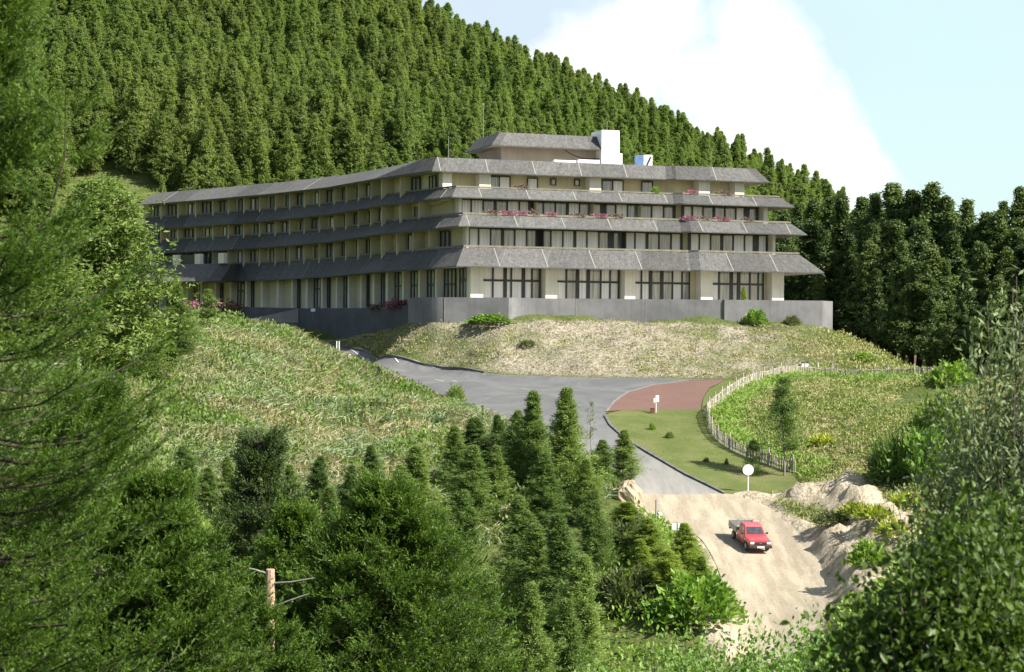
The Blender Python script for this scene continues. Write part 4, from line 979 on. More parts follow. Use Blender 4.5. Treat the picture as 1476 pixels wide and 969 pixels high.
def conifer_arrays(seed, H, R, nb, nt, kb, bl, bw, bare=.06, power=.8, top=.12, up=.35, spread=.8, inner=.3, lump=.25, droop=0., outw=.7, rlo=.62):
    r = np.random.RandomState(seed)
    u = r.rand(nb); t = bare + (1 - bare) * (1 - (1 - u) ** 1.25) * .985; az = r.rand(nb) * 2 * np.pi
    prof = np.minimum(((1 - t) ** power) + top * (1 - t) ** .2, 1.15) * np.minimum(1, ((t - bare) / .10) * .5 + .55)
    rad = R * prof * (r.uniform(rlo, 1.15, nb)) * (1 + lump * 2.4 * (vnoise(az * 1.1 + seed * 7.3, t * H / max(R, 1) * 1.5, 1.0) - .5) + lump * .6 * np.cos(az - seed - t * 3))
    s = inner + (1 - inner) * r.rand(nb, nt) ** .7
    out = np.stack([np.cos(az), np.sin(az), np.zeros(nb)], 1)
    P = out[:, None] * (rad[:, None] * s)[..., None]
    P[..., 2] = (t * H)[:, None] + up * rad[:, None] * s ** 1.6 - droop * rad[:, None] * s ** 2.4
    P += r.normal(size=P.shape) * np.array([1, 1, .7]) * (.10 * rad[:, None, None] + .05)
    trnd = r.rand(nb)[:, None] * .5 + r.rand(nb, nt) * .5
    B = np.repeat(P[:, :, None], kb, 2); Dn = out[:, None, None] * outw + np.array([0, 0, .55 - droop * .6]) + r.normal(size=B.shape) * spread
    B = B + r.normal(size=B.shape) * bl * .30
    rn = np.repeat(trnd[..., None], kb, 2).ravel() * .75 + r.rand(B[..., 0].size) * .25
    n = B.shape[0] * nt * kb; Lg = bl * r.uniform(.6, 1.25, n) * np.repeat(.42 + .58 * np.minimum(1, (1 - t) * 3.2), nt * kb); Wd = bw * r.uniform(.7, 1.3, n)
    nr = np.broadcast_to(out[:, None, None] * .75 + np.array([0, 0, .6]), B.shape).reshape(-1, 3)
    V = blades(B.reshape(-1, 3), Dn.reshape(-1, 3), Lg, Wd, r, sag=.1, nref=nr)
    segs = []
    idx = r.choice(nb, min(nb, 26), False)
    for i in idx: segs.append(([(0, 0, t[i] * H - .05 * rad[i]), tuple(out[i] * rad[i] * .45 + np.array([0, 0, t[i] * H + .1 * rad[i]])), tuple(out[i] * rad[i] * .85 + np.array([0, 0, t[i] * H + (up * .6 - droop * .5) * rad[i]]))], [.012 * H * (1 - t[i]) + .012, .02, .008]))
    return V, rn, n, segs
def trunk_pts(H, r0, seed, bend=.01):
    rr = random.Random(seed); p = []; x = y = 0
    for i in range(8):
        p.append((x, y, H * i / 7 * .985 - (.25 if i == 0 else 0))); x += rr.uniform(-bend, bend) * H; y += rr.uniform(-bend, bend) * H
    return p, [r0 * (1 - i / 7) + .012 for i in range(8)]
def merge_tree(name, V, rn, n, mb, mats, do_link=False):
    tv = np.array(mb.v, np.float32).reshape(-1, 3); base = n * 4
    q = np.array([f for f in mb.f if len(f) == 4]) + base
    return npmesh(name, np.concatenate([V, tv]), [qf(n), q], mats, rnd=np.concatenate([np.repeat(rn, 4), np.zeros(len(tv))]), mi=np.concatenate([np.zeros(n), np.ones(len(q))]), do_link=do_link)

def ovals(P, Dn, Lg, Wd, r, nref=None):
    n = len(P); Lg = Lg[:, None]; Wd = Wd[:, None]; Dn = norm(Dn); S = norm(np.cross(Dn, r.normal(size=(n, 3)) * .8 + np.array([0, 0, 1.]))); U = np.cross(S, Dn)
    c = lambda a, w, u: P + Dn * Lg * a + S * Wd * w + U * Wd * u
    tip = c(1.0, 0, -.15); V = np.stack([c(0, 0, 0), c(.28, .42, .12), c(.68, .40, .08), tip, c(.68, -.40, .08), c(.28, -.42, .12), c(.5, 0, -.02)], 1).reshape(-1, 3)
    b = np.arange(n)[:, None] * 7
    return V, [np.concatenate([b + np.array([[0, 1, 2, 6]]), b + np.array([[6, 2, 3, 4]]), b + np.array([[0, 6, 4, 5]])])]
# ------------------------------------------------------------------ the wooded mountain
rr = random.Random(11)
far_vars = []
for v in range(6):
    H = 12.5 + (v % 2) * 1.5; R = 2.45 + .3 * (v % 3)
    V, rn, n, segs = conifer_arrays(100 + v, H, R, 330, 7, 5, .34, .19, bare=.05, power=.75 if v % 2 else .95, top=.05, up=.35, spread=.9, outw=.2, inner=.4, lump=.42, rlo=.48)
    tp_, tr_ = trunk_pts(H, .2, v); mb = wood([(tp_, tr_)], 5)
    far_vars.append(merge_tree('mountain_conifer', V, rn, n, mb, [M_far, M_bark]).data)
cand = []
step = 3.15
for Yr in np.arange(262, 424, step * .92):
    half = .2838 * Yr * 1.0 + 16
    for Xc in np.arange(-half, half, step):
        x = Xc + rr.uniform(-1.5, 1.5); y = Yr + rr.uniform(-1.5, 1.5)
        cand.append((x, y))
cand = np.array(cand); cz = h(cand[:, 0], cand[:, 1])
keep = np.ones(len(cand), bool)
# nothing grows inside the hotel's ground, nor on the bare knoll behind the wing
keep &= ~((cand[:, 0] > -62) & (cand[:, 0] < 45) & (cand[:, 1] < 262 - np.abs(cand[:, 0]) * .0))
kx, ky = pxX(165, 268), 268.0
keep &= np.hypot((cand[:, 0] - kx) / 9, (cand[:, 1] - ky) / 7) > 1
# the upper part is hidden behind the frame's top: leave out what stands clear above it
ytop = HY - (cz + 4) / cand[:, 1] * F
keep &= ytop > -120
pxc = 738 + cand[:, 0] / cand[:, 1] * F
# right end of the mountain: trees stop where the land drops out of sight
keep &= ~((pxc > 1215) & (cand[:, 1] > 300))
cand = cand[keep]; cz = cz[keep]
# occlusion by the hotel: rough test so that the individuals are trees one can see
pxc = 738 + cand[:, 0] / cand[:, 1] * F; ytree = HY - (cz + 13) / cand[:, 1] * F
def hotel_top(px): return np.interp(px, [190, 200, 470, 600, 632, 700, 720, 860, 1065, 1110, 1160, 1200], [480, 285, 256, 224, 222, 222, 192, 188, 236, 290, 400, 480])
vis = (pxc > -20) & (pxc < 1500) & (ytree < np.minimum(hotel_top(pxc), 470)) & (ytree > -70)
order = np.argsort(cand[:, 1] + np.where(vis, 0, 1e4) + np.where(pxc < 90, 60, 0))
sel_ = order[:275]; rest = order[275:]
def place_far(i, k):
    me = far_vars[k % 6]; o = D.objects.new('mountain_conifer', me); link(o)
    o.location = (cand[i, 0], cand[i, 1], cz[i] - .3); s = rr.uniform(.6, 1.02); w = (.3 + .55 * s) * rr.uniform(.95, 1.4); o.scale = (w, w, s); o.rotation_euler = (rr.uniform(-.07, .07), rr.uniform(-.07, .07), rr.uniform(0, 6.28))
    return tag(o, 'dense green conifer of the forest covering the mountainside behind the hotel', 'conifer tree', 'conifers of the mountainside forest')
fo = [place_far(i, k) for k, i in enumerate(sel_)]
# the remaining hundreds as one wood, scattered with the same trees
V = np.column_stack([cand[rest], cz[rest] - .3]).astype(np.float32)
me = D.meshes.new('mountain_forest'); me.vertices.add(len(V)); me.vertices.foreach_set('co', V.ravel())
me.attributes.new('rot', 'FLOAT', 'POINT').data.foreach_set('value', RS.rand(len(V)).astype(np.float32) * 6.28)
me.attributes.new('scl', 'FLOAT', 'POINT').data.foreach_set('value', RS.uniform(.62, 1.02, len(V)).astype(np.float32))
me.attributes.new('scw', 'FLOAT', 'POINT').data.foreach_set('value', RS.uniform(.8, 1.18, len(V)).astype(np.float32))
me.attributes.new('kindno', 'INT', 'POINT').data.foreach_set('value', RS.randint(0, 6, len(V)).astype(np.int32))
forest = link(D.objects.new('mountain_forest', me)); tag(forest, 'forest of conifers covering the upper mountainside up to the skyline', 'forest', kind='stuff')
ng = D.node_groups.new('scatter_trees', 'GeometryNodeTree'); ng.interface.new_socket('Geometry', in_out='INPUT', socket_type='NodeSocketGeometry'); ng.interface.new_socket('Geometry', in_out='OUTPUT', socket_type='NodeSocketGeometry')
gi = ng.nodes.new('NodeGroupInput'); go = ng.nodes.new('NodeGroupOutput'); jn = ng.nodes.new('GeometryNodeJoinGeometry')
def nattr(nm, t):
    a = ng.nodes.new('GeometryNodeInputNamedAttribute'); a.data_type = t; a.inputs['Name'].default_value = nm; return a.outputs[0]
m2p = ng.nodes.new('GeometryNodeMeshToPoints'); ng.links.new(gi.outputs[0], m2p.inputs[0])
for k in range(6):
    cmp = ng.nodes.new('FunctionNodeCompare'); cmp.data_type = 'INT'; cmp.operation = 'EQUAL'; ng.links.new(nattr('kindno', 'INT'), cmp.inputs['A'] if False else [i for i in cmp.inputs if i.enabled and i.name == 'A'][0])
    [i for i in cmp.inputs if i.enabled and i.name == 'B'][0].default_value = k
    iop = ng.nodes.new('GeometryNodeInstanceOnPoints'); oi = ng.nodes.new('GeometryNodeObjectInfo'); oi.inputs['Object'].default_value = fo[k]; oi.transform_space = 'ORIGINAL'
    ng.links.new(m2p.outputs[0], iop.inputs['Points']); ng.links.new(cmp.outputs[0], iop.inputs['Selection']); ng.links.new(oi.outputs['Geometry'], iop.inputs['Instance'])
    cx_ = ng.nodes.new('ShaderNodeCombineXYZ'); ng.links.new(nattr('rot', 'FLOAT'), cx_.inputs[2]); ng.links.new(cx_.outputs[0], iop.inputs['Rotation']); sv_ = ng.nodes.new('ShaderNodeCombineXYZ'); [ng.links.new(nattr('scw', 'FLOAT'), sv_.inputs[q_]) for q_ in (0, 1)]; ng.links.new(nattr('scl', 'FLOAT'), sv_.inputs[2]); ng.links.new(sv_.outputs[0], iop.inputs['Scale'])
    ng.links.new(iop.outputs[0], jn.inputs[0])
ng.links.new(jn.outputs[0], go.inputs[0]); forest.modifiers.new('scatter', 'NODES').node_group = ng

# ------------------------------------------------------------------ the tall wood on the right
tall = []
for v in range(5):
    H = 22.0
    V, rn, n, segs = conifer_arrays(200 + v, H, 3.1, 460, 7, 6, .44, .21, bare=.16, power=.72, top=.12, up=.5, spread=.85, outw=.3, inner=.25, lump=.6, rlo=.4)
    tp_, tr_ = trunk_pts(H, .26, v + 40); mb = wood([(tp_, tr_)] + segs, 5)
    tall.append(merge_tree('forest_conifer', V, rn, n, mb, [M_farR, M_bark]).data)
tops = [(1128,300,226),(1150,292,236),(1172,285,240),(1196,283,232),(1212,278,226),(1240,282,222),(1262,276,218),(1285,262,216),(1312,272,214),(1340,262,212),(1362,280,210),(1392,284,207),(1420,303,204),(1441,300,202),(1466,326,200),(1488,322,198),
        (1190,330,219),(1225,335,214),(1255,320,211),(1290,315,208),(1325,318,205),(1372,330,202),(1410,345,198),(1450,352,195),(1300,345,200),(1345,350,197),(1220,400,212),(1180,390,214),(1262,385,204),(1390,385,192),(1440,392,188),(1480,380,187),(1140,325,232),(1165,315,228),(1205,318,236),(1232,300,230),(1273,300,224),(1322,290,220),(1376,306,212),(1405,322,206),(1455,335,200),(1355,300,216),(1300,300,222),(1250,345,208),(1310,380,198),(1345,400,192),(1365,372,196)]
for k, (px, py, Y) in enumerate(tops):
    x = pxX(px, Y); z = float(h0(np.array([x]), np.array([Y]))[0]); zt_ = (481 - py) / F * Y
    o = D.objects.new('forest_conifer', tall[k % 5]); link(o); s = max(zt_ - z, 6) / 22.0; w = min(s, 1.1) * rr.uniform(1.1, 1.45) if s > .6 else s * 1.2
    o.location = (x, Y, z - .2); o.scale = (w, w, s); o.rotation_euler = (0, 0, rr.uniform(0, 6.28))
    tag(o, 'tall dark conifer in the shaded wood right of the hotel', 'conifer tree', 'tall conifers of the wood on the right')
for k in range(34):      # the wood goes on to the right and behind; it keeps the near trunks in shade
    x = rr.uniform(56, 100) if k < 22 else rr.uniform(44, 80); Y = rr.uniform(176, 216) if k < 22 else rr.uniform(218, 245)
    if x < .285 * Y - 2 and k < 22: x = .285 * Y + rr.uniform(0, 26)
    z = float(h0(np.array([x]), np.array([Y]))[0]); o = D.objects.new('forest_conifer', tall[k % 5]); link(o); s = rr.uniform(.85, 1.05); o.scale = (1.05 * s, 1.05 * s, s); o.location = (x, Y, z - .2); o.rotation_euler = (0, 0, rr.uniform(0, 6.28))
    tag(o, 'tall dark conifer in the shaded wood right of the hotel', 'conifer tree', 'tall conifers of the wood on the right')

# ------------------------------------------------------------------ young conifers in the ravine
mid_v = []
for v in range(6):
    H = 10.0; V, rn, n, segs = conifer_arrays(300 + v, H, 1.75, 420, 10, 11, .23, .045, bare=.03, power=1.0 - .12 * (v % 3), top=.03, up=.8, spread=.6, inner=.18, lump=.42, rlo=.42)
    tp_, tr_ = trunk_pts(H, .13, v + 60, .006)
    cm = npmesh('crown', V, [qf(n)], M_mid, rnd=np.repeat(rn, 4), do_link=False); tm = wood([(tp_, tr_)] + segs, 6).build('trunk', M_bark, do_link=False)
    cm2 = cm.data.copy(); cm2.materials[0] = M_mid2
    mid_v.append((cm.data, tm.data, cm2))
def tree_thing(name, meshes, px, ptop, Y, wpx, label, cat='conifer tree', group=None, Hp=10.0, Rp=1.75, base=None, var=0, tilt=0):
    x = pxX(px, Y); z = float(h(np.array([x]), np.array([Y]))[0]) if base is None else base
    zt_ = (HY + ROLL * (px - 738) - ptop) / F * Y; Hh = max(zt_ - z, .5); e = empty(name, (x, Y, z - .1)); e.rotation_euler = (rr.uniform(-.05, .05), rr.uniform(-.05, .05), rr.uniform(0, 6.28))
    sx = (wpx / F * Y) / Rp * (1.12 if name == 'young_conifer' else 1); e.scale = (sx, sx, Hh / Hp); tag(e, label, cat, group)
    for nm, me in zip(('crown', 'trunk'), meshes): o = D.objects.new(nm, me); link(o, e)
    return e
MID = [(815,556,119,44,'tallest slim green conifer in front of the lane, its tip over the grey junction'),
 (770,562,122,36,'dense green conifer just left of the tallest one by the lane'),(752,590,124,28,'shorter conifer tucked left of the two tall conifers by the lane'),
 (722,596,128,27,'narrow conifer standing by the left edge of the lower junction'),(687,600,124,40,'broad conifer below the small round bush at the road edge'),
 (655,612,122,28,'slim conifer at the lower end of the reed slope'),(600,640,112,46,'broad dark conifer at the foot of the reed slope'),
 (899,618,126,27,'small conifer against the pale lane near the boulder'),(868,632,124,24,'short conifer between the sparse sapling and the lane'),
 (845,660,116,30,'mid height conifer left of the boulder'),(680,640,114,42,'leafy conifer with a bare grey trunk showing low down'),
 (751,712,104,36,'lower conifer in the shady gap of the grove'),(815,738,97,50,'big olive conifer with a rusty brown tip in the lower grove'),
 (775,752,100,42,'bushy conifer left of the one with the rusty tip'),(862,705,106,34,'light green conifer below the boulder'),(720,640,118,30,'conifer deep in the middle of the grove'),
 (790,650,114,34,'dense conifer under the two tallest tips'),(560,690,104,36,'dull conifer at the left edge of the grove'),(640,735,92,48,'olive conifer in front of the grove left of its dark gap'),
 (700,820,80,48,'wide drooping conifer at the bottom middle'),(845,800,88,52,'olive bushy conifer right of the bottom middle'),(765,840,82,50,'low broad conifer at the bottom middle of the grove'),
 (480,700,96,34,'small conifer on the lower left of the reed slope'),(270,640,104,28,'thin conifer low on the left side of the reed slope'),
 (330,700,88,46,'soft olive conifer on the left of the dark upswept tree'),(450,760,84,46,'olive conifer between the dark upswept tree and the big feathery one'),
 (520,720,96,40,'medium conifer behind the big feathery tree'),(590,770,86,44,'round shouldered conifer beside the big feathery tree'),(300,760,74,50,'broad conifer low on the left'),
 (672,705,100,34,'slim conifer left of the dark gap in the grove'),(830,860,84,50,'low broad conifer at the bottom right of the grove'),
 (420,668,108,26,'slender conifer on the low reed slope right of the dark upswept tree'),(462,655,112,24,'slender young conifer on the low reed slope, middle of a loose row'),(505,668,108,28,'slender conifer on the low reed slope left of the broad feathery one'),
 (535,640,116,24,'young conifer standing free on the right part of the reed slope'),(300,672,106,26,'slender conifer low on the left part of the reed slope'),(330,655,110,22,'small slender conifer left of the dark upswept tree'),
 (240,690,98,34,'conifer at the lower left end of the reed slope'),(575,668,108,32,'conifer filling the gap left of the dark broad one at the slope foot'),(440,715,98,34,'conifer in the hollow under the reed slope'),(490,740,94,36,'conifer behind the top of the big feathery tree')]
for k, (px, py, Y, w, lab) in enumerate(MID):
    cm, tm, c2 = mid_v[k % 6]; tree_thing('young_conifer', (cm, tm), px, py, Y, w, lab, group='young conifers in the ravine')
for k, (px, py, Y, w, lab) in enumerate([(905,722,112,42,'yellow green conifer below the boulder left of the grey post'),(940,745,107,44,'yellow green conifer in front of the grey post'),(985,752,104,38,'yellow green conifer nearest the pickup on the left of the dirt road'),
    (968,790,99,40,'lower yellow green conifer beside the dirt road edge'),(925,775,101,40,'broad yellow green conifer in the middle of the yellowish bushes'),(1015,800,101,26,'small yellow green conifer right at the edge of the dirt road')]):
    cm, tm, c2 = mid_v[(k + 2) % 6]; tree_thing('yellowish_conifer', (c2, tm), px, py, Y, w, lab, group='yellow green conifers by the dirt road')
tree_thing('young_conifer', mid_v[1][:2], 257, 408, 148, 30, 'young conifer on the left with the hotel wing behind it', group='young conifers left of the hotel')
tree_thing('young_conifer', mid_v[3][:2], 236, 470, 144, 34, 'darker young conifer left of the one before the hotel wing', group='young conifers left of the hotel')
# saplings with a bare stem below a small crown
def sapling_meshes(seed, H, R, bare, nb, kb=8, bl=.32, m=None, power=.7, nt=7):
    V, rn, n, segs = conifer_arrays(seed, H, R, nb, nt, kb, bl, .07, bare=bare, power=power, top=.15, up=.5, spread=.6, inner=.2, lump=.4)
    tp_, tr_ = trunk_pts(H, .09, seed, .008)
    return (npmesh('crown', V, [qf(n)], m or M_mid, rnd=np.repeat(rn, 4), do_link=False).data, wood([(tp_, tr_)] + segs, 6).build('trunk', M_gbark, do_link=False).data)
tree_thing('sapling', sapling_meshes(401, 10, 1.4, .36, 90), 299, 416, 163, 19, 'slim sapling with a bare pale stem before the hotel wing', 'sapling', Rp=1.4)
tree_thing('sapling', sapling_meshes(402, 10, 1.5, .02, 26, 6, .3, nt=4), 855, 574, 124, 19, 'sparse see-through sapling standing against the lane', 'sapling', Rp=1.5)
e = tree_thing('slope_tree', sapling_meshes(403, 10, 1.7, .26, 80, 8, .5, nt=7, power=.6), 1132, 543, 131, 30, 'slender tree with a bare leaning stem just behind the fence on the slope', 'tree', Rp=1.7)
tree_thing('fence_shrub', sapling_meshes(404, 10, 1.7, .04, 60, 9, .9, nt=6), 1085, 634, 131.5, 15, 'small dark shrubby tree growing against the fence by the lawn', 'shrub', Rp=1.7)
# big rounded conifer at the left of the hotel
V, rn, n, segs = conifer_arrays(420, 20, 4.6, 420, 9, 8, .55, .18, bare=.02, power=.5, top=.25, up=.35, spread=.8, inner=.4, lump=.3)
Mbig = leafmat('big_conifer_foliage', (.08, .13, .025), (.17, .23, .05), None, .2, .3, objrand=.02)
bigm = (npmesh('crown', V, [qf(n)], Mbig, rnd=np.repeat(rn, 4), do_link=False).data, wood([(trunk_pts(20, .3, 5))] + segs, 6).build('trunk', M_bark, do_link=False).data)
tree_thing('rounded_conifer', bigm, 140, 262, 135, 88, 'large rounded light green conifer at the left end of the hotel wing', Hp=20, Rp=4.6)
tree_thing('rounded_conifer', bigm, 30, 330, 128, 80, 'rounded conifer at the far left behind the feathery branches', Hp=20, Rp=4.6)
tree_thing('rounded_conifer', bigm, 200, 440, 140, 40, 'smaller rounded conifer at the foot of the big one by the wing', Hp=20, Rp=4.6)

# ------------------------------------------------------------------ shrubs
def shrub_mesh(seed, R, Hh, n, leaf, wd, m, m2=None, frac=0):
    r = np.random.RandomState(seed); d = norm(r.normal(size=(n, 3))); d[:, 2] = np.abs(d[:, 2])
    lump = 1 + .28 * np.sin(d[:, 0] * 7 + seed) * np.cos(d[:, 1] * 6) + .16 * np.sin(d[:, 2] * 11 + d[:, 0] * 9)
    rad = lump * r.uniform(.55, 1.0, n) ** .6; P = d * rad[:, None] * np.array([R, R, Hh]); P[:, 2] += .02
    Dn = d + r.normal(size=d.shape) * .6 + np.array([0, 0, .3]); V = blades(P, Dn, leaf * r.uniform(.6, 1.3, n), wd * r.uniform(.7, 1.3, n), r)
    rn = r.rand(n) * .5 + .5 * (np.sin(d[:, 0] * 9) * .5 + .5); mi = (r.rand(n) < frac).astype(int) if m2 else np.zeros(n, int)
    o = npmesh('foliage', V, [qf(n)], [m, m2] if m2 else m, rnd=np.repeat(rn, 4), mi=mi, do_link=False)
    segs = []
    for k in range(9):
        a = k * .7 + r.rand(); q = r.uniform(.3, .8); segs.append(([(0, 0, -.15), (math.cos(a) * R * q * .4, math.sin(a) * R * q * .4, Hh * .4), (math.cos(a) * R * q, math.sin(a) * R * q, Hh * .8 * r.uniform(.7, 1.1))], [.03, .02, .008]))
    return o.data, wood(segs, 5).build('stems', M_gbark, do_link=False).data
def shrub_thing(name, meshes, loc, s, sz, label, cat='shrub', group=None):
    e = empty(name, loc); e.scale = (s, s, sz); e.rotation_euler = (0, 0, rr.uniform(0, 6.28)); tag(e, label, cat, group)
    for nm, me in zip(('foliage', 'stems'), meshes): link(D.objects.new(nm, me), e)
    return e
SH = [shrub_mesh(501, 1, 1, 1500, .22, .13, M_bush), shrub_mesh(502, 1, 1, 1700, .24, .08, M_dkbush), shrub_mesh(503, 1, 1.2, 1500, .30, .07, M_mid)]
def on_ground(px, py, y0=85): q = ground_at(px, py, y0); q.z -= .05; return q
for px, py, Ymin, s, sz, k, lab in [(705,465,170,2.0,.75,0,'bright green low shrub at the foot of the terrace wall left of the shadow'),(1089,466,170,1.15,1.25,0,'green shrub at the foot of the terrace wall towards its right end'),
  (1141,468,170,.85,.75,1,'small dull shrub at the foot of the terrace wall near its corner'),(1245,524,150,1.0,.7,0,'green shrub at the right end of the dry bank'),
  (657,580,140,.75,1.1,2,'small round bush at the near edge of the junction'),(348+617,632,120,.30,.4,2,'small round dark shrub on the middle of the lawn'),(1018,666,120,.2,.3,1,'tiny brownish shrub on the lower lawn'),(1047,670,120,.14,.4,1,'tiny upright shrub on the lower lawn by the tree shadow'),
  (940,620,120,.25,.5,0,'little yellow green sapling on the upper lawn'),(1250,842,95,1.0,1.15,0,'bright green round bush on top of the dirt spoil'),(1200,772,100,1.0,.7,1,'brown green tuft on top of the dirt spoil behind the round bush'),
  (760,497,160,.8,.4,1,'low dull shrub left of centre on the dry bank'),(1372,560,120,1.9,1.8,0,'bright green bush at the right end of the fence'),
  (1330,690,100,1.9,2.6,0,'leafy green bush on the right slope'),(1285,700,100,1.5,2.4,2,'narrow green bush on the right slope beside the spoil'),(1360,640,100,2.0,2.6,2,'tall green bush high on the right slope'),
  (1000,900,90,2.2,2.0,0,'bright leafy shrub at the lower left edge of the dirt road'),(1035,880,90,1.2,1.1,0,'small bright shrub right beside the dirt road edge'),(960,880,90,1.8,1.6,1,'dull brownish shrub left of the bright leafy shrub'),
  (900,880,88,2.0,1.8,1,'greyish shrub in the lower gap below the yellow conifers'),(905,800,96,1.6,1.6,1,'dull shrub behind the lower yellow conifers')]:
    shrub_thing('shrub', SH[k], on_ground(px, py, Ymin), s, sz, lab)
# yellow leaved plants along the spoil bank
Myel = leafmat('yellow_leaves', (.22, .26, .03), (.42, .40, .05), None, .2, .3, objrand=.1)
SHy = shrub_mesh(504, 1, .8, 700, .4, .12, Myel, M_bush, .35)
for px, py, lab in ((1235,765,'yellow green plant at the upper end of the spoil bank'),(1262,782,'yellow leaved plant in the middle of the spoil bank'),(1288,800,'yellow leaved plant at the lower end of the spoil bank'),(1305,735,'yellow green plant between the right slope bushes'),(1185,640,'yellow tipped plant on the grassy slope')):
    shrub_thing('yellow_plant', SHy, on_ground(px, py, 95), .95, .8, lab, 'plant')
# azaleas
Mpink = leafmat('pink_blossom', (.42, .10, .24), (.52, .22, .34), None, .2, .2, objrand=.1)
AZ = shrub_mesh(505, 1, 1, 1100, .20, .15, M_dkbush, Mpink, .68)
AZ2 = shrub_mesh(506, 1, 1, 700, .22, .12, M_dkbush, Mpink, .25)
for px, zz, Y, s, sz, me, lab in ((572,2.7,199.5,1.25,.95,AZ,'pink flowering azalea before the tall windows near the corner of the wing'),(545,2.6,203,1.1,.6,AZ2,'dull azalea with few flowers left of the pink one near the corner'),
  (278,2.4,222,1.5,1.2,AZ,'pink azalea at the left end of the wing by the dark doorway'),(330,2.3,221,2.0,1.3,AZ2,'wide pale azalea bush where the ramp wall begins'),(312,2.4,222,1.0,1.1,AZ,'small pink azalea between the two larger ones at the wing')):
    shrub_thing('azalea', me, Vector((pxX(px, Y), Y, zz - .3)), s, sz, lab, 'azalea', 'azaleas by the wing')
def terrace_plants(k, i, items, where):
    a, b = seg(ST[k - 1], i); t = (b - a) / np.linalg.norm(b - a); n = np.array([t[1], -t[0]])
    for px, s, me, lab in items:
        u = seg_u(a, b, px); q = a + t * u + n * (EA[k - 1][3] - .30); e = shrub_thing('terrace_plant', me, Vector((q[0], q[1], EA[k - 1][1] + .12)), s, .62, lab, 'flowering plant', 'plants on the hotel terraces')
        e.rotation_euler = (0, 0, 0); e.scale = (s * .9, .36, .42 if s > .7 else .6)
terrace_plants(3, 6, [(700,1.0,AZ2,'sparse pink plant at the left of the third floor terrace rail'),(722,1.2,AZ,'dense pink flowers near the left of the third floor terrace rail'),(744,.8,AZ,'pink flowers before the first white curtains of the third floor'),(762,.7,AZ2,'reddish plant right of the first white curtains, third floor'),(786,.8,AZ,'bright pink clump on its own, third floor terrace'),(825,1.0,AZ2,'green plant with few flowers in the middle of the third floor terrace'),(855,1.1,AZ,'pink flowers right of the middle of the third floor terrace'),(880,1.0,AZ2,'thin pink plant before the kink of the third floor terrace')], '')
terrace_plants(3, 8, [(985,.9,AZ,'pink flowers just right of the kink, third floor terrace'),(1005,.9,AZ2,'pale plant before the white curtain right of the kink, third floor'),(1030,1.2,AZ,'long pink flowering clump on the right part of the third floor terrace'),(1068,.9,AZ2,'thin pink plant near the right end of the third floor terrace')], '')
terrace_plants(4, 6, [(745,.9,AZ2,'pale plant on the top floor terrace between the first two windows'),(938,.5,SH[0],'small bright green plant under the dark right window of the top floor')], '')
terrace_plants(4, 8, [(990,.8,AZ,'pink plant left of the white pier at the right of the top floor'),(1035,1.1,AZ2,'sparse plant between the last two white piers of the top floor')], '')
p = Vector((pxX(1072, 193), 193, 3.0)); e = tree_thing('potted_conifer', (mid_v[2][2], mid_v[2][1]), 1072, 412, 192.5, 7, 'tiny yellow green conifer behind the terrace wall', base=2.95)
# ------------------------------------------------------------------ ground cover
def soilmask(x, y):
    a = np.zeros(x.shape)
    for line, hh, w in BANKS: a = np.maximum(a, np.exp(-(dseg(x, y, line) / (w * 1.35)) ** 2))
    return np.clip((a - .38 + (fbm(x, y, .35) - .5) * .7) * 4, 0, 1)
def sample(poly, n, thr=.08, r=RS, extra=None):
    P = np.array(poly); x = r.uniform(P[:, 0].min(), P[:, 0].max(), n * 3); y = r.uniform(P[:, 1].min(), P[:, 1].max(), n * 3)
    k = inpoly(x, y, poly); x, y = x[k][:n * 2], y[k][:n * 2]; k = (softmask(x, y) > thr) & (soilmask(x, y) < .4 + .6 * (r.rand(len(x)) < .04)); x, y = x[k], y[k]
    if extra is not None: k = extra(x, y); x, y = x[k], y[k]
    return x[:n], y[:n]
def tufts(x, y, k, Lg, Wd, r, spread=.45, bend=.3, jit=.25, up=1.0):
    n = len(x); P = np.repeat(np.column_stack([x, y, h(x, y) - .05]), k, 0); P[:, :2] += r.normal(size=(n * k, 2)) * jit
    s = np.repeat(r.uniform(.6, 1.3, n), k); Dn = r.normal(size=(n * k, 3)) * spread + np.array([0, 0, up]); Dn[:, 2] = np.abs(Dn[:, 2]) + .1
    V, f = grassblades(P, Dn, Lg * s * r.uniform(.7, 1.2, n * k), Wd * r.uniform(.7, 1.3, n * k), r, bend)
    rn = np.repeat(r.rand(n), k) * .6 + r.rand(n * k) * .4; return V, f, np.repeat(rn, 5)
def leafy(x, y, k, leaf, wd, hgt, r, jit=.35):
    n = len(x); P = np.repeat(np.column_stack([x, y, h(x, y)]), k, 0); d = r.normal(size=(n * k, 3)); d[:, 2] = np.abs(d[:, 2]); d = norm(d)
    P += d * np.array([jit, jit, 1]) * np.array([1, 1, hgt]) * np.repeat(r.uniform(.4, 1.3, n), k)[:, None]
    V = blades(P, d * .7 + np.array([0, 0, .5]) + r.normal(size=d.shape) * .4, leaf * r.uniform(.6, 1.3, n * k), wd * r.uniform(.7, 1.3, n * k), r)
    return V, [qf(n * k)], np.repeat(np.repeat(r.rand(n), k) * .6 + r.rand(n * k) * .4, 4)
def stuff(name, arr, m, label, cat): return tag(npmesh(name, arr[0], arr[1], m, rnd=arr[2]), label, cat, kind='stuff')
r = np.random.RandomState(21)
M_reed = leafmat('reed_leaves', (0.082, 0.139, 0.0492), (0.344, 0.385, 0.205), (0.328, 0.295, 0.164), .16, .3, objrand=0)
M_vine = leafmat('vine_leaves', (.09, .17, .03), (.19, .275, .06), (.15, .19, .06), .25, .35, objrand=0)
M_slope = leafmat('slope_herbs', (.14, .18, .045), (.32, .34, .12), (.38, .34, .18), .22, .3, objrand=0)
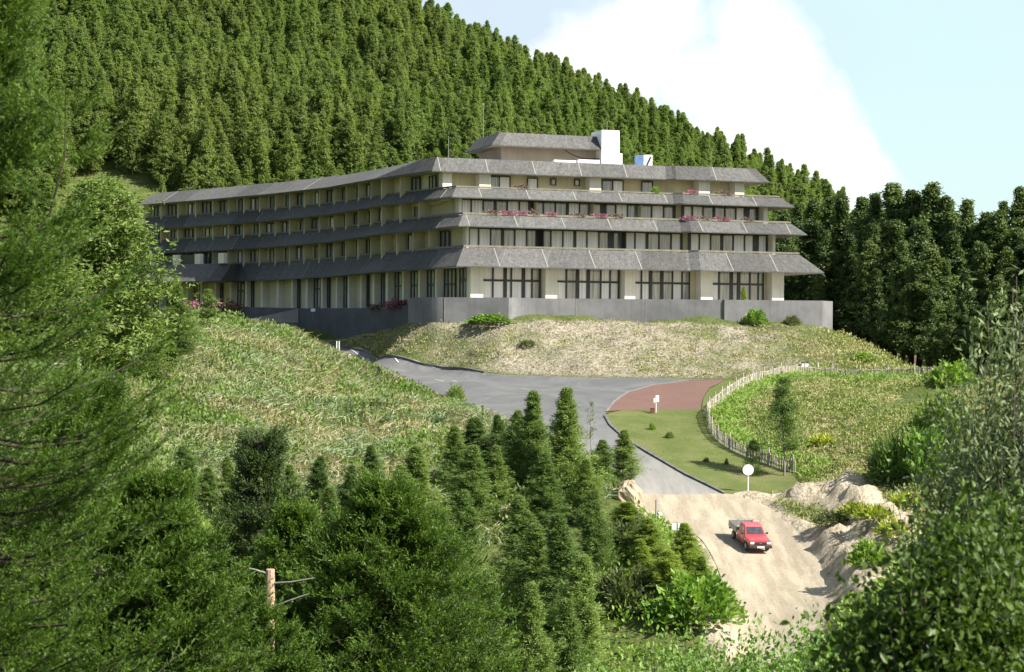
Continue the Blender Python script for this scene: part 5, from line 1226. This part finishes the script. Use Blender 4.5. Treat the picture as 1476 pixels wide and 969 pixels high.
M_dry = leafmat('dry_grass', (.16, .14, .08), (.30, .27, .18), (.20, .17, .10), .3, .25, objrand=0)
M_tall = leafmat('tall_grass', (.16, .27, .05), (.28, .38, .09), None, .3, .35, objrand=0)
mound = [tuple(q) for q in near_l[::-1]] + [(-34, 222), (-70, 200), (-66, 100), (-28, 100), (-12, 106), (0, 112), (8, 124), (6, 132), (-1, 148)]
def type_a(x, y): return (fbm(x, y, .13, 3) + .25 * fbm(x + 9, y, .5, 2)) + np.clip((x + .45 * (y - 150) + 12) / 60, -.12, .12)
x, y = sample(mound, 42000, .05, r, lambda x, y: (type_a(x, y) < .665) & (dseg(x, y, near_l) > 3))
stuff('reed_bed', tufts(x, y, 5, 1.0, .085, r, .42, .3, .35), M_reed, 'pale green reeds covering the slope in front of the hotel road', 'reeds')
x, y = sample(mound, 24000, .05, r, lambda x, y: (type_a(x, y) > .60) | (dseg(x, y, near_l) < 4 + 14 * fbm(x, y, .12)) & (fbm(x, y, .3) > .38) | (r.rand(len(x)) < .10))
stuff('leafy_ground_cover', leafy(x, y, 9, .26, .19, .65, r, .5), M_vine, 'bright green leafy creepers along the crest of the reed slope', 'ground cover')
x, y = sample(mound, 2600, .05, r, lambda x, y: (fbm(x + 33, y + 8, .22, 3) > .56) & (dseg(x, y, near_l) > 10))
stuff('tall_ground_cover', leafy(x, y, 26, .30, .2, 1.5, r, .8), M_vine, 'taller bright green leafy bushes swelling out of the reed slope', 'ground cover')
x, y = sample(mound, 9000, .05, r, lambda x, y: (fbm(x + 70, y, .11, 3) > .53))
stuff('dry_reeds', tufts(x, y, 7, 1.0, .05, r, .35, .2, .3), M_dry, 'tan dead reed stalks in streaks on the slope', 'dry reeds')
slope = fence_line + [(44, 162), (52, 140), (42, 105), (26, 100), (20, 112), (16.6, 122)]
x, y = sample(slope, 26000, .1, r)
stuff('slope_herbs', tufts(x, y, 6, .34, .06, r, .7, .3, .25), M_slope, 'low olive green plants on the slope inside the fence', 'ground cover')
x, y = sample(slope, 3000, .1, r, lambda x, y: fbm(x + 3, y, .3, 3) > .5)
M_sv = leafmat('slope_leaves', (.11, .16, .035), (.22, .27, .075), None, .2, .3, objrand=0)
stuff('slope_ground_cover', leafy(x, y, 8, .22, .13, .5, r, .4), M_sv, 'brighter leafy plants scattered on the slope inside the fence', 'ground cover')
x, y = sample(slope, 4200, .1, r, lambda x, y: dseg(x, y, fence_line) < 2.6)
stuff('tall_grass', tufts(x, y, 7, .85, .07, r, .35, .3, .25), M_tall, 'bright tall grass along the inside of the fence', 'grass')
x, y = sample(bank_poly, 3500, .1, r)
cxp = x / y * F + 738
stuff('bank_scrub', tufts(x, y, 6, .26, .05, r, .8, .25, .25), M_dry, 'dry tufts on the pale bank below the terrace wall', 'dry grass')
x, y = sample(bank_poly, 9000, .1, r, lambda x, y: r.rand(len(x)) < np.clip(np.abs(x / y * F + 738 - 850) / 330 - .35 + (fbm(x, y, .4, 3) - .5) * 2.6, .03, 1))
stuff('bank_herbs', tufts(x, y, 6, .30, .07, r, .7, .25, .25), M_slope, 'green plants spreading over both ends of the bank', 'ground cover')
wilds = [(-60, 60), (40, 60), (46, 100), (26, 104), (17, 118), (9, 126), (6, 108), (-10, 104), (-60, 100)]
x, y = sample(wilds, 9000, .1, r, lambda x, y: sdist(x, y, dirt_poly) < -1)
stuff('undergrowth', leafy(x, y, 9, .32, .16, .9, r, .6), M_bush, 'leafy undergrowth in the hollow below the road', 'undergrowth')
xx_ = [(-1e9, 0)]
M_flax = leafmat('flax_leaves', (.13, .19, .10), (.36, .42, .27), None, .2, .3, objrand=0)
x, y = sample(mound, 1500, .05, r, lambda x, y: (fbm(x + 20, y + 5, .10, 3) > .5) & (y < 158))
stuff('flax_clumps', tufts(x, y, 22, 1.15, .11, r, .6, .4, .12), M_flax, 'big clumps of long pale arching leaves on the lower left slope', 'reeds')
right_edge = [(40, 162), (80, 175), (75, 215), (46, 205), (34, 190), (30, 178)]
x, y = sample(right_edge, 4000, .1, r)
stuff('bank_edge_plants', leafy(x, y, 7, .3, .16, .5, r, .4), M_slope, 'plants on the edge where the bank drops to the wood', 'ground cover')

# ------------------------------------------------------------------ branches close to the camera
M_dbark = pm('dark_bough_bark', (.045, .033, .022), (.03, .022, .015), 3, .95)
def feathery(seed, z0, z1, H, R, nb, nl, nn, nl_len, need, nw, rprof, azr=(0, 2 * math.pi), up=.5):
    """nb boughs, nl cords on each, nn needles on each cord"""
    r = np.random.RandomState(seed); z = z0 + (z1 - z0) * r.rand(nb); az = r.uniform(azr[0], azr[1], nb)
    rad = R * np.interp((z - z0) / (z1 - z0), np.linspace(0, 1, len(rprof)), rprof) * r.uniform(.6, 1.1, nb)
    out = np.stack([np.cos(az), np.sin(az), np.zeros(nb)], 1); side = np.stack([-np.sin(az), np.cos(az), np.zeros(nb)], 1)
    s = .12 + .88 * r.rand(nb, nl) ** .8; sg = r.choice([-1, 1], (nb, nl))
    Z = np.array([0, 0, 1.])
    base = out[:, None] * (rad[:, None] * s)[..., None] + Z * (z[:, None] - .28 * rad[:, None] * s + up * rad[:, None] * s ** 2.2)[..., None]
    ln = nl_len * r.uniform(.6, 1.3, (nb, nl)) * (1.15 - .5 * s)
    cd = norm(out[:, None] * .65 + side[:, None] * (sg * r.uniform(.2, .9, (nb, nl)))[..., None] + Z * r.uniform(-.1, .7, (nb, nl))[..., None] + r.normal(size=(nb, nl, 3)) * .15)
    tt = np.linspace(.03, 1, nn)
    pos = base[:, :, None] + cd[:, :, None] * (ln[..., None] * tt)[..., None] + Z * (.35 * ln[..., None] * tt ** 2)[..., None]
    tang = norm(cd[:, :, None] + Z * (.7 * tt)[None, None, :, None])
    Dn = tang * .95 + r.normal(size=pos.shape) * .50
    n = nb * nl * nn; L = need * r.uniform(.7, 1.2, n) * np.tile(1.1 - .45 * tt, nb * nl)
    V = blades(pos.reshape(-1, 3), Dn.reshape(-1, 3), L, nw, r)
    rn = (np.repeat(r.rand(nb * nl), nn) * .45 + np.tile(tt, nb * nl) * .35 + r.rand(n) * .2)
    segs = []
    for i in range(nb):
        q = [(0, 0, z[i])] + [tuple(out[i] * rad[i] * u + Z * (z[i] - .28 * rad[i] * u + up * rad[i] * u ** 2.2)) for u in (.3, .6, .85, 1)]
        segs.append((q, [.02, .014, .010, .006, .002]))
    # the cords themselves
    a = base.reshape(-1, 3); V2_ = blades(a, (cd + Z * .25).reshape(-1, 3), ln.ravel(), .006, r, mid=.2)
    return np.concatenate([V, V2_]), np.concatenate([rn, np.full(nb * nl, .05)]), n + nb * nl, segs
def feather_tree(name, px, Y, base, arrs, trunk, label, m=None, rz=0):
    x = pxX(px, Y); e = tag(empty(name, (x, Y, base)), label, 'conifer tree'); e.rotation_euler = (0, 0, rz)
    V, rn, n, segs = arrs; npmesh('crown', V, [qf(n)], m or M_near, e, rnd=np.repeat(rn, 4)); wood([trunk] + segs, 6).build('trunk', M_dbark, e, smooth=True); return e
def gz(x, y): return float(h(np.array([float(x)]), np.array([float(y)]))[0])
# nearest, on the left: trunk just outside the frame
x = pxX(-45, 14.5); b = gz(x, 14.5)
top = 3.6 - b
near_tree = feather_tree('feathery_conifer', -45, 14.5, b, feathery(31, top - 9.0, top, 10, 1.72, 330, 26, 40, .46, .058, .0095, [1.2, 1.2, 1.1, 1.0, .98, .92, .85, .62, .34, .27, .30, .26]), ([(0, 0, 0), (.05, 0, 4), (0, .05, 7), (.03, 0, top)], [.14, .10, .06, .02]), 'nearest feathery conifer filling the left edge of the view')
# a leader with upswept shoots
x = pxX(92, 14.0); b = gz(x, 14.0); zt = (HY - 135) / F * 14
V, rn, n, segs = feathery(32, zt - b - 1.3, zt - b - .1, 5, .42, 13, 8, 44, .30, .055, .009, [1.2, .9, .7, .4], up=.75)
ld = npmesh('leader', V, [qf(n)], M_near, near_tree, rnd=np.repeat(rn, 4)); ld.location = (x - near_tree.location.x, 14.0 - 14.5, b - near_tree.location.z)
ls = wood([([(-.38, .1, zt - b - 1.25), (-.12, .03, zt - b - .95), (0, 0, zt - b - .5), (0, 0, zt - b)], [.010, .009, .007, .003])], 6).build('bough', M_dbark, near_tree, smooth=True); ls.location = ld.location
x = pxX(235, 24); b = gz(x, 24); zt = (HY - 700) / F * 24
feather_tree('feathery_conifer', 225, 24, b, feathery(33, zt - b - 3.2, zt - b, 8, 1.3, 230, 26, 22, .34, .085, .016, [1.2, 1.1, 1, .8, .5, .25]), ([(0, 0, 0), (.05, 0, 3), (0, 0, zt - b)], [.1, .08, .02]), 'feathery conifer in the lower left corner region right of the nearest one')
x = pxX(120, 30); b = gz(x, 30); zt = (HY - 560) / F * 30
feather_tree('feathery_conifer', 120, 30, b, feathery(34, zt - b - 4.8, zt - b, 8, 1.9, 260, 26, 20, .36, .10, .02, [1.2, 1.1, 1, .8, .5, .25]), ([(0, 0, 0), (.05, 0, 3), (0, 0, zt - b)], [.1, .08, .02]), 'feathery conifer behind the nearest one at the lower left')
x = pxX(560, 47); b = gz(x, 47); zt = (HY - 705) / F * 47
feather_tree('feathery_conifer', 560, 47, b, feathery(35, zt - b - 6.2, zt - b, 8, 3.4, 420, 28, 16, .55, .15, .03, [1.15, 1.15, 1.05, .95, .75, .5, .08], up=.2), ([(0, 0, 0), (.05, 0, 5), (0, 0, zt - b)], [.2, .12, .03]), 'broad feathery conifer at the bottom left of centre')
x = pxX(372, 58); b = gz(x, 58); zt = (HY - 632) / F * 58
M_dk = leafmat('dark_feathery_foliage', (.035, .065, .018), (.08, .115, .035), None, .2, .3, objrand=.02)
feather_tree('dark_conifer', 378, 58, b, feathery(36, zt - b - 4.5, zt - b, 8, 1.5, 170, 20, 16, .5, .15, .03, [1.3, 1.2, 1.1, .9, .5, .45, .5], up=.5), ([(0, 0, 0), (-.1, 0, 6), (-.15, 0, zt - b)], [.16, .1, .03]), 'dark upswept conifer top before the reed slope', M_dk)
x = pxX(400, 50); b = gz(x, 50); zt = (HY - 742) / F * 50
feather_tree('feathery_conifer', 430, 50, b, feathery(37, zt - b - 5, zt - b, 8, 2.3, 260, 24, 16, .5, .15, .03, [1.15, 1.15, 1.05, .9, .7, .4, .06], up=.25), ([(0, 0, 0), (.05, 0, 5), (0, 0, zt - b)], [.2, .12, .03]), 'feathery conifer below the dark upswept top')
x = pxX(385, 38); b = gz(x, 38); zt = (HY - 888) / F * 38
feather_tree('feathery_conifer', 385, 38, b, feathery(38, zt - b - 3, zt - b, 8, 1.5, 110, 22, 18, .45, .12, .024, [1.1, 1.1, 1, .8, .5, .1], up=.3), ([(0, 0, 0), (.05, 0, 3), (0, 0, zt - b)], [.12, .08, .02]), 'small feathery conifer at the bottom below the broken trunk')
# broken trunk with two bare branches
Y = 42; x = pxX(392, Y); b = gz(x, Y); zt = (HY - 823) / F * Y
e = tag(empty('broken_tree', (x, Y, b)), 'broken pinkish tree trunk with two bare branches', 'dead tree')
M_dead = pm('pink_dead_wood', (.42, .27, .19), (.30, .19, .13), 3, .9, .5)
mb = MB(); mb.tube([(0, 0, -.2), (0, 0, (zt - b) * .5), (0, 0, zt - b - .3), (0, 0, zt - b)], [.15, .13, .11, .10], 9); mb.build('trunk', M_dead, e, smooth=False)
for pts_ in ([(0, -.02, zt - b - .12), (-.35, -.1, zt - b + .0), (-.72, -.15, zt - b + .1)], [(0, -.02, zt - b - .33), (.5, -.1, zt - b - .28), (1.05, -.1, zt - b - .18)], [(0, 0, zt - b - .9), (.5, -.1, zt - b - .7), (.9, -.1, zt - b - .55)]):
    mb = MB(); mb.tube(pts_, [.03, .022, .008], 6); mb.build('branch', M_gbark, e)

# ------------------------------------------------------------------ shrubs close by on the right
M_twig = pm('shrub_twigs', (.13, .11, .085), (.08, .07, .05), 3, .9)
def leafy_bush(seed, zlo, zhi, R, ns, nl, leaf, wd, lean=.35, dirs=None, two=False, spread=.5, updir=.6, s0=.3, oval=False):
    """ns stems fanned from the base, leaves along the upper parts"""
    r = np.random.RandomState(seed); az = r.rand(ns) * 2 * np.pi; q = r.rand(ns) ** .55
    tipz = zlo + (zhi - zlo) * (1 - .45 * q * q) * r.uniform(.7, 1.0, ns); tip = np.stack([np.cos(az) * R * q, np.sin(az) * R * q, tipz], 1)
    b0 = tip * np.array([.25, .25, 0]); s = s0 + (1.02 - s0) * r.rand(ns, nl)
    ctrl = b0 * .3 + tip * .7; ctrl[:, :2] *= .65; ctrl[:, 2] = tip[:, 2] * .6
    S = s[..., None]; P = (1 - S) ** 2 * b0[:, None] + 2 * S * (1 - S) * ctrl[:, None] + S ** 2 * tip[:, None]
    T = norm(2 * (1 - S) * (ctrl - b0)[:, None] + 2 * S * (tip - ctrl)[:, None])
    # twigs: leaves sit off the stem
    P = P + r.normal(size=P.shape) * spread * .25
    Dn = T * updir + r.normal(size=P.shape) * .55; n = ns * nl
    V = (ovals if oval else lambda *a: blades(*a, mid=.5))(P.reshape(-1, 3), Dn.reshape(-1, 3), leaf * r.uniform(.55, 1.25, n), wd * r.uniform(.7, 1.25, n), r)
    rn = np.repeat(r.rand(ns), nl) * .4 + r.rand(n) * .6
    segs = [([tuple(b0[i]), tuple(b0[i] * .25 + ctrl[i] * .5 + tip[i] * .25), tuple(tip[i])], [.02, .012, .004]) for i in range(0, ns, 4)]
    return V, rn, n, segs
def bush_thing(name, px, Y, arrs, m, label, bark=None, cat='shrub'):
    x = pxX(px, Y); b = gz(x, Y); e = tag(empty(name, (x, Y, b)), label, cat); V, rn, n, segs = arrs
    V, fc, kk = (V[0], V[1], 7) if isinstance(V, tuple) else (V, [qf(n)], 4); npmesh('foliage', V, fc, m, e, rnd=np.repeat(rn, kk)); wood(segs, 5).build('stems', bark or M_twig, e, smooth=True); return e
M_olive = leafmat('grey_green_leaves', (.10, .14, .06), (.215, .26, .13), None, .2, .25, rough=.6, spec=.15, objrand=0)
M_big = leafmat('glossy_dark_leaves', (.03, .06, .01), (.095, .15, .024), None, .2, .3, rough=.5, spec=.25, objrand=0)
M_lt = leafmat('light_spray_leaves', (.10, .19, .04), (.20, .30, .08), None, .2, .35, objrand=0)
Y = 17; b = gz(pxX(1455, Y), Y); bush_thing('grey_green_shrub', 1475, Y, leafy_bush(61, 1, (HY - 372) / F * Y - b, 1.15, 620, 90, .10, .028, spread=.5, s0=.5), M_olive, 'grey green narrow leaved shrub reaching up at the right edge')
Y = 20; b = gz(pxX(1440, Y), Y); bush_thing('grey_green_shrub', 1425, Y, leafy_bush(62, 1, (HY - 520) / F * Y - b, .8, 300, 90, .10, .028, spread=.5, s0=.5), M_olive, 'lower grey green shrub with bare twigs left of the tall one at the right edge')
Y = 12.5; b = gz(pxX(1440, Y), Y); bush_thing('broad_leaved_shrub', 1440, Y, leafy_bush(63, .5, (HY - 690) / F * Y - b, 1.0, 520, 140, .062, .038, spread=.4, oval=True), M_big, 'dark glossy broad leaved shrub at the right edge below the grey green one')
Y = 11; b = gz(pxX(1330, Y), Y); bush_thing('broad_leaved_shrub', 1385, Y, leafy_bush(64, .5, (HY - 742) / F * Y - b, 1.0, 560, 150, .064, .040, spread=.4, oval=True), M_big, 'dark glossy broad leaved shrub filling the lower right corner')
Y = 34; b = gz(pxX(1240, Y), Y); bush_thing('leafy_shrub', 1290, Y, leafy_bush(65, .5, (HY - 690) / F * Y - b, .7, 50, 40, .16, .045, spread=.6), M_olive, 'thin grey green shrub before the spoil bank')
Y = 60; b = gz(pxX(1080, Y), Y)
for px, Y, py, R, sd_, lab in ((985, 70, 905, 2.2, 66, 'light green leafy bush at the bottom below the dirt road'), (1090, 66, 880, 1.8, 67, 'open light green bush in front of the bottom of the dirt road'), (1175, 62, 868, 1.8, 68, 'leafy bush right of the bottom of the dirt road'), (930, 62, 935, 1.8, 69, 'leafy bush at the bottom edge left of the dirt road'), (1035, 74, 905, 2.0, 72, 'light bush at the bottom between two others below the dirt road'), (1130, 60, 925, 2.0, 73, 'leafy bush at the very bottom below the dirt road'), (860, 66, 950, 2.0, 74, 'leafy bush at the bottom below the olive conifers')):
    b = gz(pxX(px, Y), Y); bush_thing('leafy_bush', px, Y, leafy_bush(sd_, 1, (HY - py) / F * Y - b, R, 200, 70, .24, .11, spread=1.2, s0=.62), M_lt, lab)
Y = 72; b = gz(pxX(1060, Y), Y); bush_thing('wispy_sapling', 1052, Y, leafy_bush(71, 1, (HY - 800) / F * Y - b, 1.0, 14, 26, .24, .10, spread=.9), M_lt, 'wispy light green sapling standing before the dirt road', cat='sapling')
